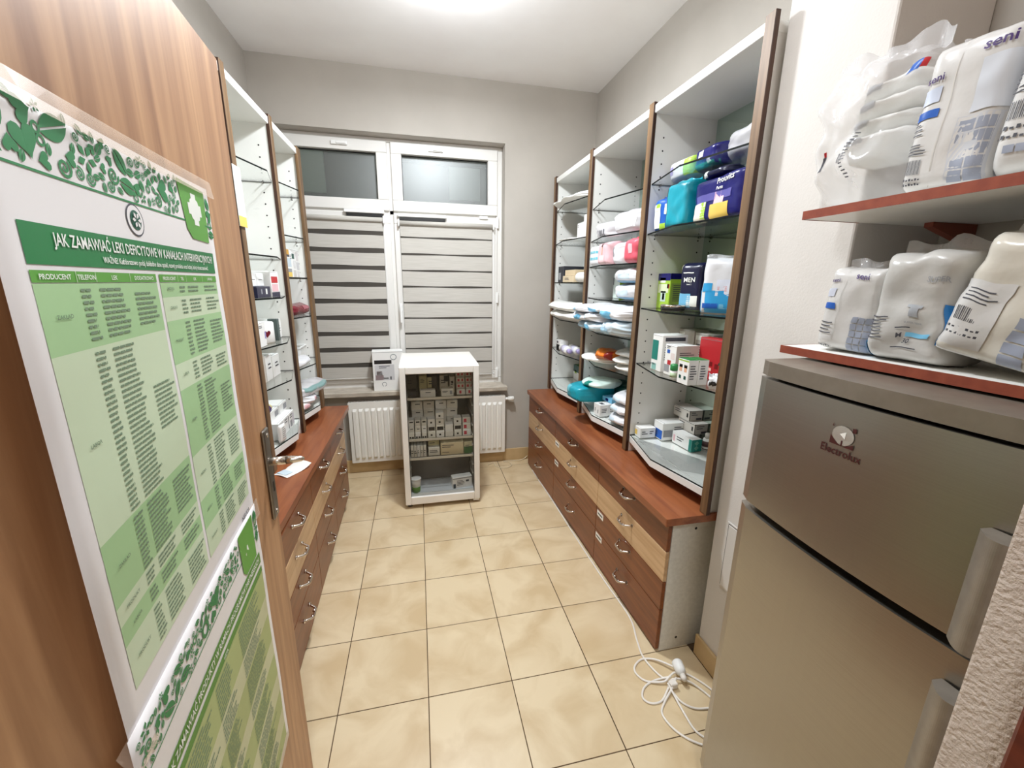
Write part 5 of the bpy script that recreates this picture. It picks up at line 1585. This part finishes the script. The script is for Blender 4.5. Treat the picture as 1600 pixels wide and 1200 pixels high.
seni('tall white pack with barcode at the camera end of the upper shelf', (1.425, -2.448, z), -85, (0.165, 0.20, 0.340), 83, SW, n=10, m=14, ex=0.42, wr=0.0045, ry=4,
     prints=[(-0.82, 0.0, 0.585, 0.635, BLUE), (-0.8, -0.2, 0.48, 0.57, col((204, 208, 216), 0.4))]+bars(-0.80, -0.30, 0.25, 0.33, 16)+marks(-0.9, 0.3, 0.205, 0.018, 12)+marks(-0.9, 0.3, 0.165, 0.018, 12)+diagrams(-0.7, -0.3, 0.10, 0.14, 2, 1),
     texts=[('seni', 0.0, 0.85, 0.03, PURPLE)], lines=[(-0.88, 0.2, 0.36, 0.46, 5)])
z = 1.420
seni('smallest white pack at the pier end of the lower shelf', (1.420, -2.170, z), -82, (0.130, 0.17, 0.200), 84, SW, wr=0.006, n=9, m=12, ex=0.42, ry=2,
     prints=[(-0.90, -0.42, 0.50, 0.57, BLUE), (-0.8, -0.5, 0.64, 0.74, col((196, 200, 214), 0.4)), (-0.28, -0.26, 0.05, 0.95, col((204, 202, 198), 0.4))]+diagrams(0.25, 0.85, 0.05, 0.45, 3, 5)+marks(-0.95, -0.3, 0.06, 0.02, 7),
     texts=[('seni', -0.64, 0.82, 0.0095, PURPLE), ('seni', 0.25, 0.86, 0.0130, PURPLE)], lines=[(-0.88, -0.35, 0.2, 0.36, 4)])
seni('pale grey pack marked M 30 in the middle of the lower shelf', (1.415, -2.308, z), -85, (0.142, 0.18, 0.226), 85, noisy('pack_film_grey', (188, 186, 182), (198, 196, 193), nscale=4, rough=0.26, bump=0.6, bscale=18), wr=0.012, fin=0.026, n=8, m=10, ex=0.42,
     prints=[(0.02, 0.62, 0.245, 0.285, BLUEL), (0.80, 1.0, 0.20, 0.55, col((20, 110, 176), 0.35)), (0.12, 0.34, 0.44, 0.52, col((160, 164, 170), 0.5)), (0.02, 0.42, 0.52, 0.545, col((164, 168, 174), 0.5)), (-0.99, -0.84, 0.02, 0.17, SKY)],
     texts=[('SUPER', 0.52, 0.73, 0.0100, GREYI), ('M', -0.12, 0.245, 0.0095, INK), ('30', 0.12, 0.185, 0.0095, INK), ('SUPER SENI', 0.2, 0.375, 0.0036, GREYI)],
     lines=[(-0.2, 0.2, 0.31, 0.35, 1), (-0.85, -0.4, 0.2, 0.42, 7), (-0.2, 0.7, 0.13, 0.16, 1)])
seni('big cream pack with diagrams leaning at the camera end of the lower shelf', (1.415, -2.452, z+0.018), -84, (0.195, 0.20, 0.222), 86, SCREAM, wr=0.008, fin=0.03, n=9, m=12, ex=0.42, ry=12,
     prints=[(-0.985, -0.20, 0.04, 0.62, SW)]+bars(-0.80, -0.45, 0.30, 0.40, 12)+marks(-0.92, -0.3, 0.235, 0.018, 8)+marks(-0.92, -0.3, 0.19, 0.018, 8)+diagrams(0.05, 0.75, 0.05, 0.42, 2, 4), lines=[(-0.8, -0.3, 0.44, 0.56, 4)],
     texts=[('seni', 0.15, 0.80, 0.020, PURPLE)])
t = [x for x in bpy.data.objects if x.get('label', '').startswith('big cream pack')][0]

# ---------------------------------------------------------------- cables on the floor
CABW = col((232, 226, 218), 0.4)
r = 0.0042
PTS = [(1.262, 0.20, r), (1.262, 0.05, r), (1.272, -0.30, r), (1.276, -0.80, r), (1.284, -1.20, r), (1.296, -1.46, r), (1.262, -1.60, r), (1.246, -1.68, r), (1.262, -1.76, r), (1.290, -1.815, r*1.5), (1.300, -1.835, r*2)]
o = MB().tube(catmull(PTS, 8), r, 8).build('cable_run', CABW)
tag(o, 'thin white cable running along the foot of the drawer cabinets', 'cable')
PC = thing('extension_lead', 'coiled white extension lead with socket on the floor before the steel fridge', 'extension lead', (1.29, -1.83, 0))
LP = [[(1.345, -1.772, 0.022), (1.290, -1.712, 0.012), (1.236, -1.690, r), (1.190, -1.712, r), (1.176, -1.745, r), (1.200, -1.785, r), (1.262, -1.808, 0.012), (1.300, -1.795, 0.018), (1.335, -1.785, 0.016), (1.390, -1.800, r), (1.440, -1.88, r), (1.445, -1.96, r)],
      [(1.300, -1.800, 0.02), (1.235, -1.790, r), (1.178, -1.808, r), (1.150, -1.845, r), (1.170, -1.872, r), (1.215, -1.872, r), (1.262, -1.840, 0.012), (1.300, -1.812, 0.02), (1.360, -1.825, 0.012), (1.400, -1.87, r), (1.43, -1.95, r)],
      [(1.318, -1.810, 0.022), (1.275, -1.845, 0.016), (1.222, -1.880, r), (1.190, -1.915, r), (1.196, -1.965, r), (1.225, -2.010, r), (1.270, -2.045, r), (1.32, -2.065, r)],
      [(1.270, -1.825, 0.024), (1.272, -1.87, 0.012), (1.272, -1.94, r), (1.275, -2.0, r), (1.31, -2.045, r)],
      [(1.275, -1.855, 0.010), (1.290, -1.895, r), (1.325, -1.925, r), (1.375, -1.935, r), (1.43, -1.94, r)]]
for q in LP:
    MB().tube(catmull([(a-1.29, b+1.83, c) for a, b, c in q], 10), r, 8).build('cable_loop', CABW, PC)
s = MB().lathe([(0.012, -0.045), (0.024, -0.030), (0.026, 0.0), (0.026, 0.030), (0.023, 0.036)], n=20, axis='y').build('socket_body', WHITE, PC)
s.location = (0.062, 0.052, 0.030); s.rotation_euler = (0, 0, math.radians(-12)); s.scale = (0.85, 0.7, 0.85)
s2 = MB().lathe([(0.018, 0.036), (0.018, 0.030)], n=18, axis='y').build('socket_face', GREYI, s)
MB().lathe([(0.014, -0.050), (0.014, -0.072), (0.007, -0.085)], n=14, axis='y').build('strain_relief', CABW, s)
MB().box(-0.014, 0.016, -0.012, 0.012, 0.006, 0.030).build('cable_tie', CABW, PC, bevel=0.003)
CP = [(0.90, 0.36, r), (0.955, 0.40, r), (0.965, 0.33, r), (1.00, 0.285, r), (1.05, 0.275, r), (1.105, 0.315, r), (1.095, 0.385, r), (1.05, 0.408, r), (1.10, 0.42, 0.006), (1.19, 0.405, r), (1.245, 0.425, 0.01), (1.28, 0.435, 0.03)]
o = MB().tube(catmull(CP, 8), 0.0038, 8).build('cable_loop', col((214, 200, 172), 0.45))
tag(o, 'short cream cable curled on the tiles under the radiator', 'cable')

t = thing('wall_hook', 'tiny bent nail on the white pier beside the upper wall shelf', 'hook', (1.489, -1.975, 1.79))
MB().tube(catmull([(0.0, 0, 0), (-0.012, 0, 0.0), (-0.016, -0.006, -0.004), (-0.016, -0.008, -0.012)], 6), 0.0016, 6).build('bent_nail', INK, t)
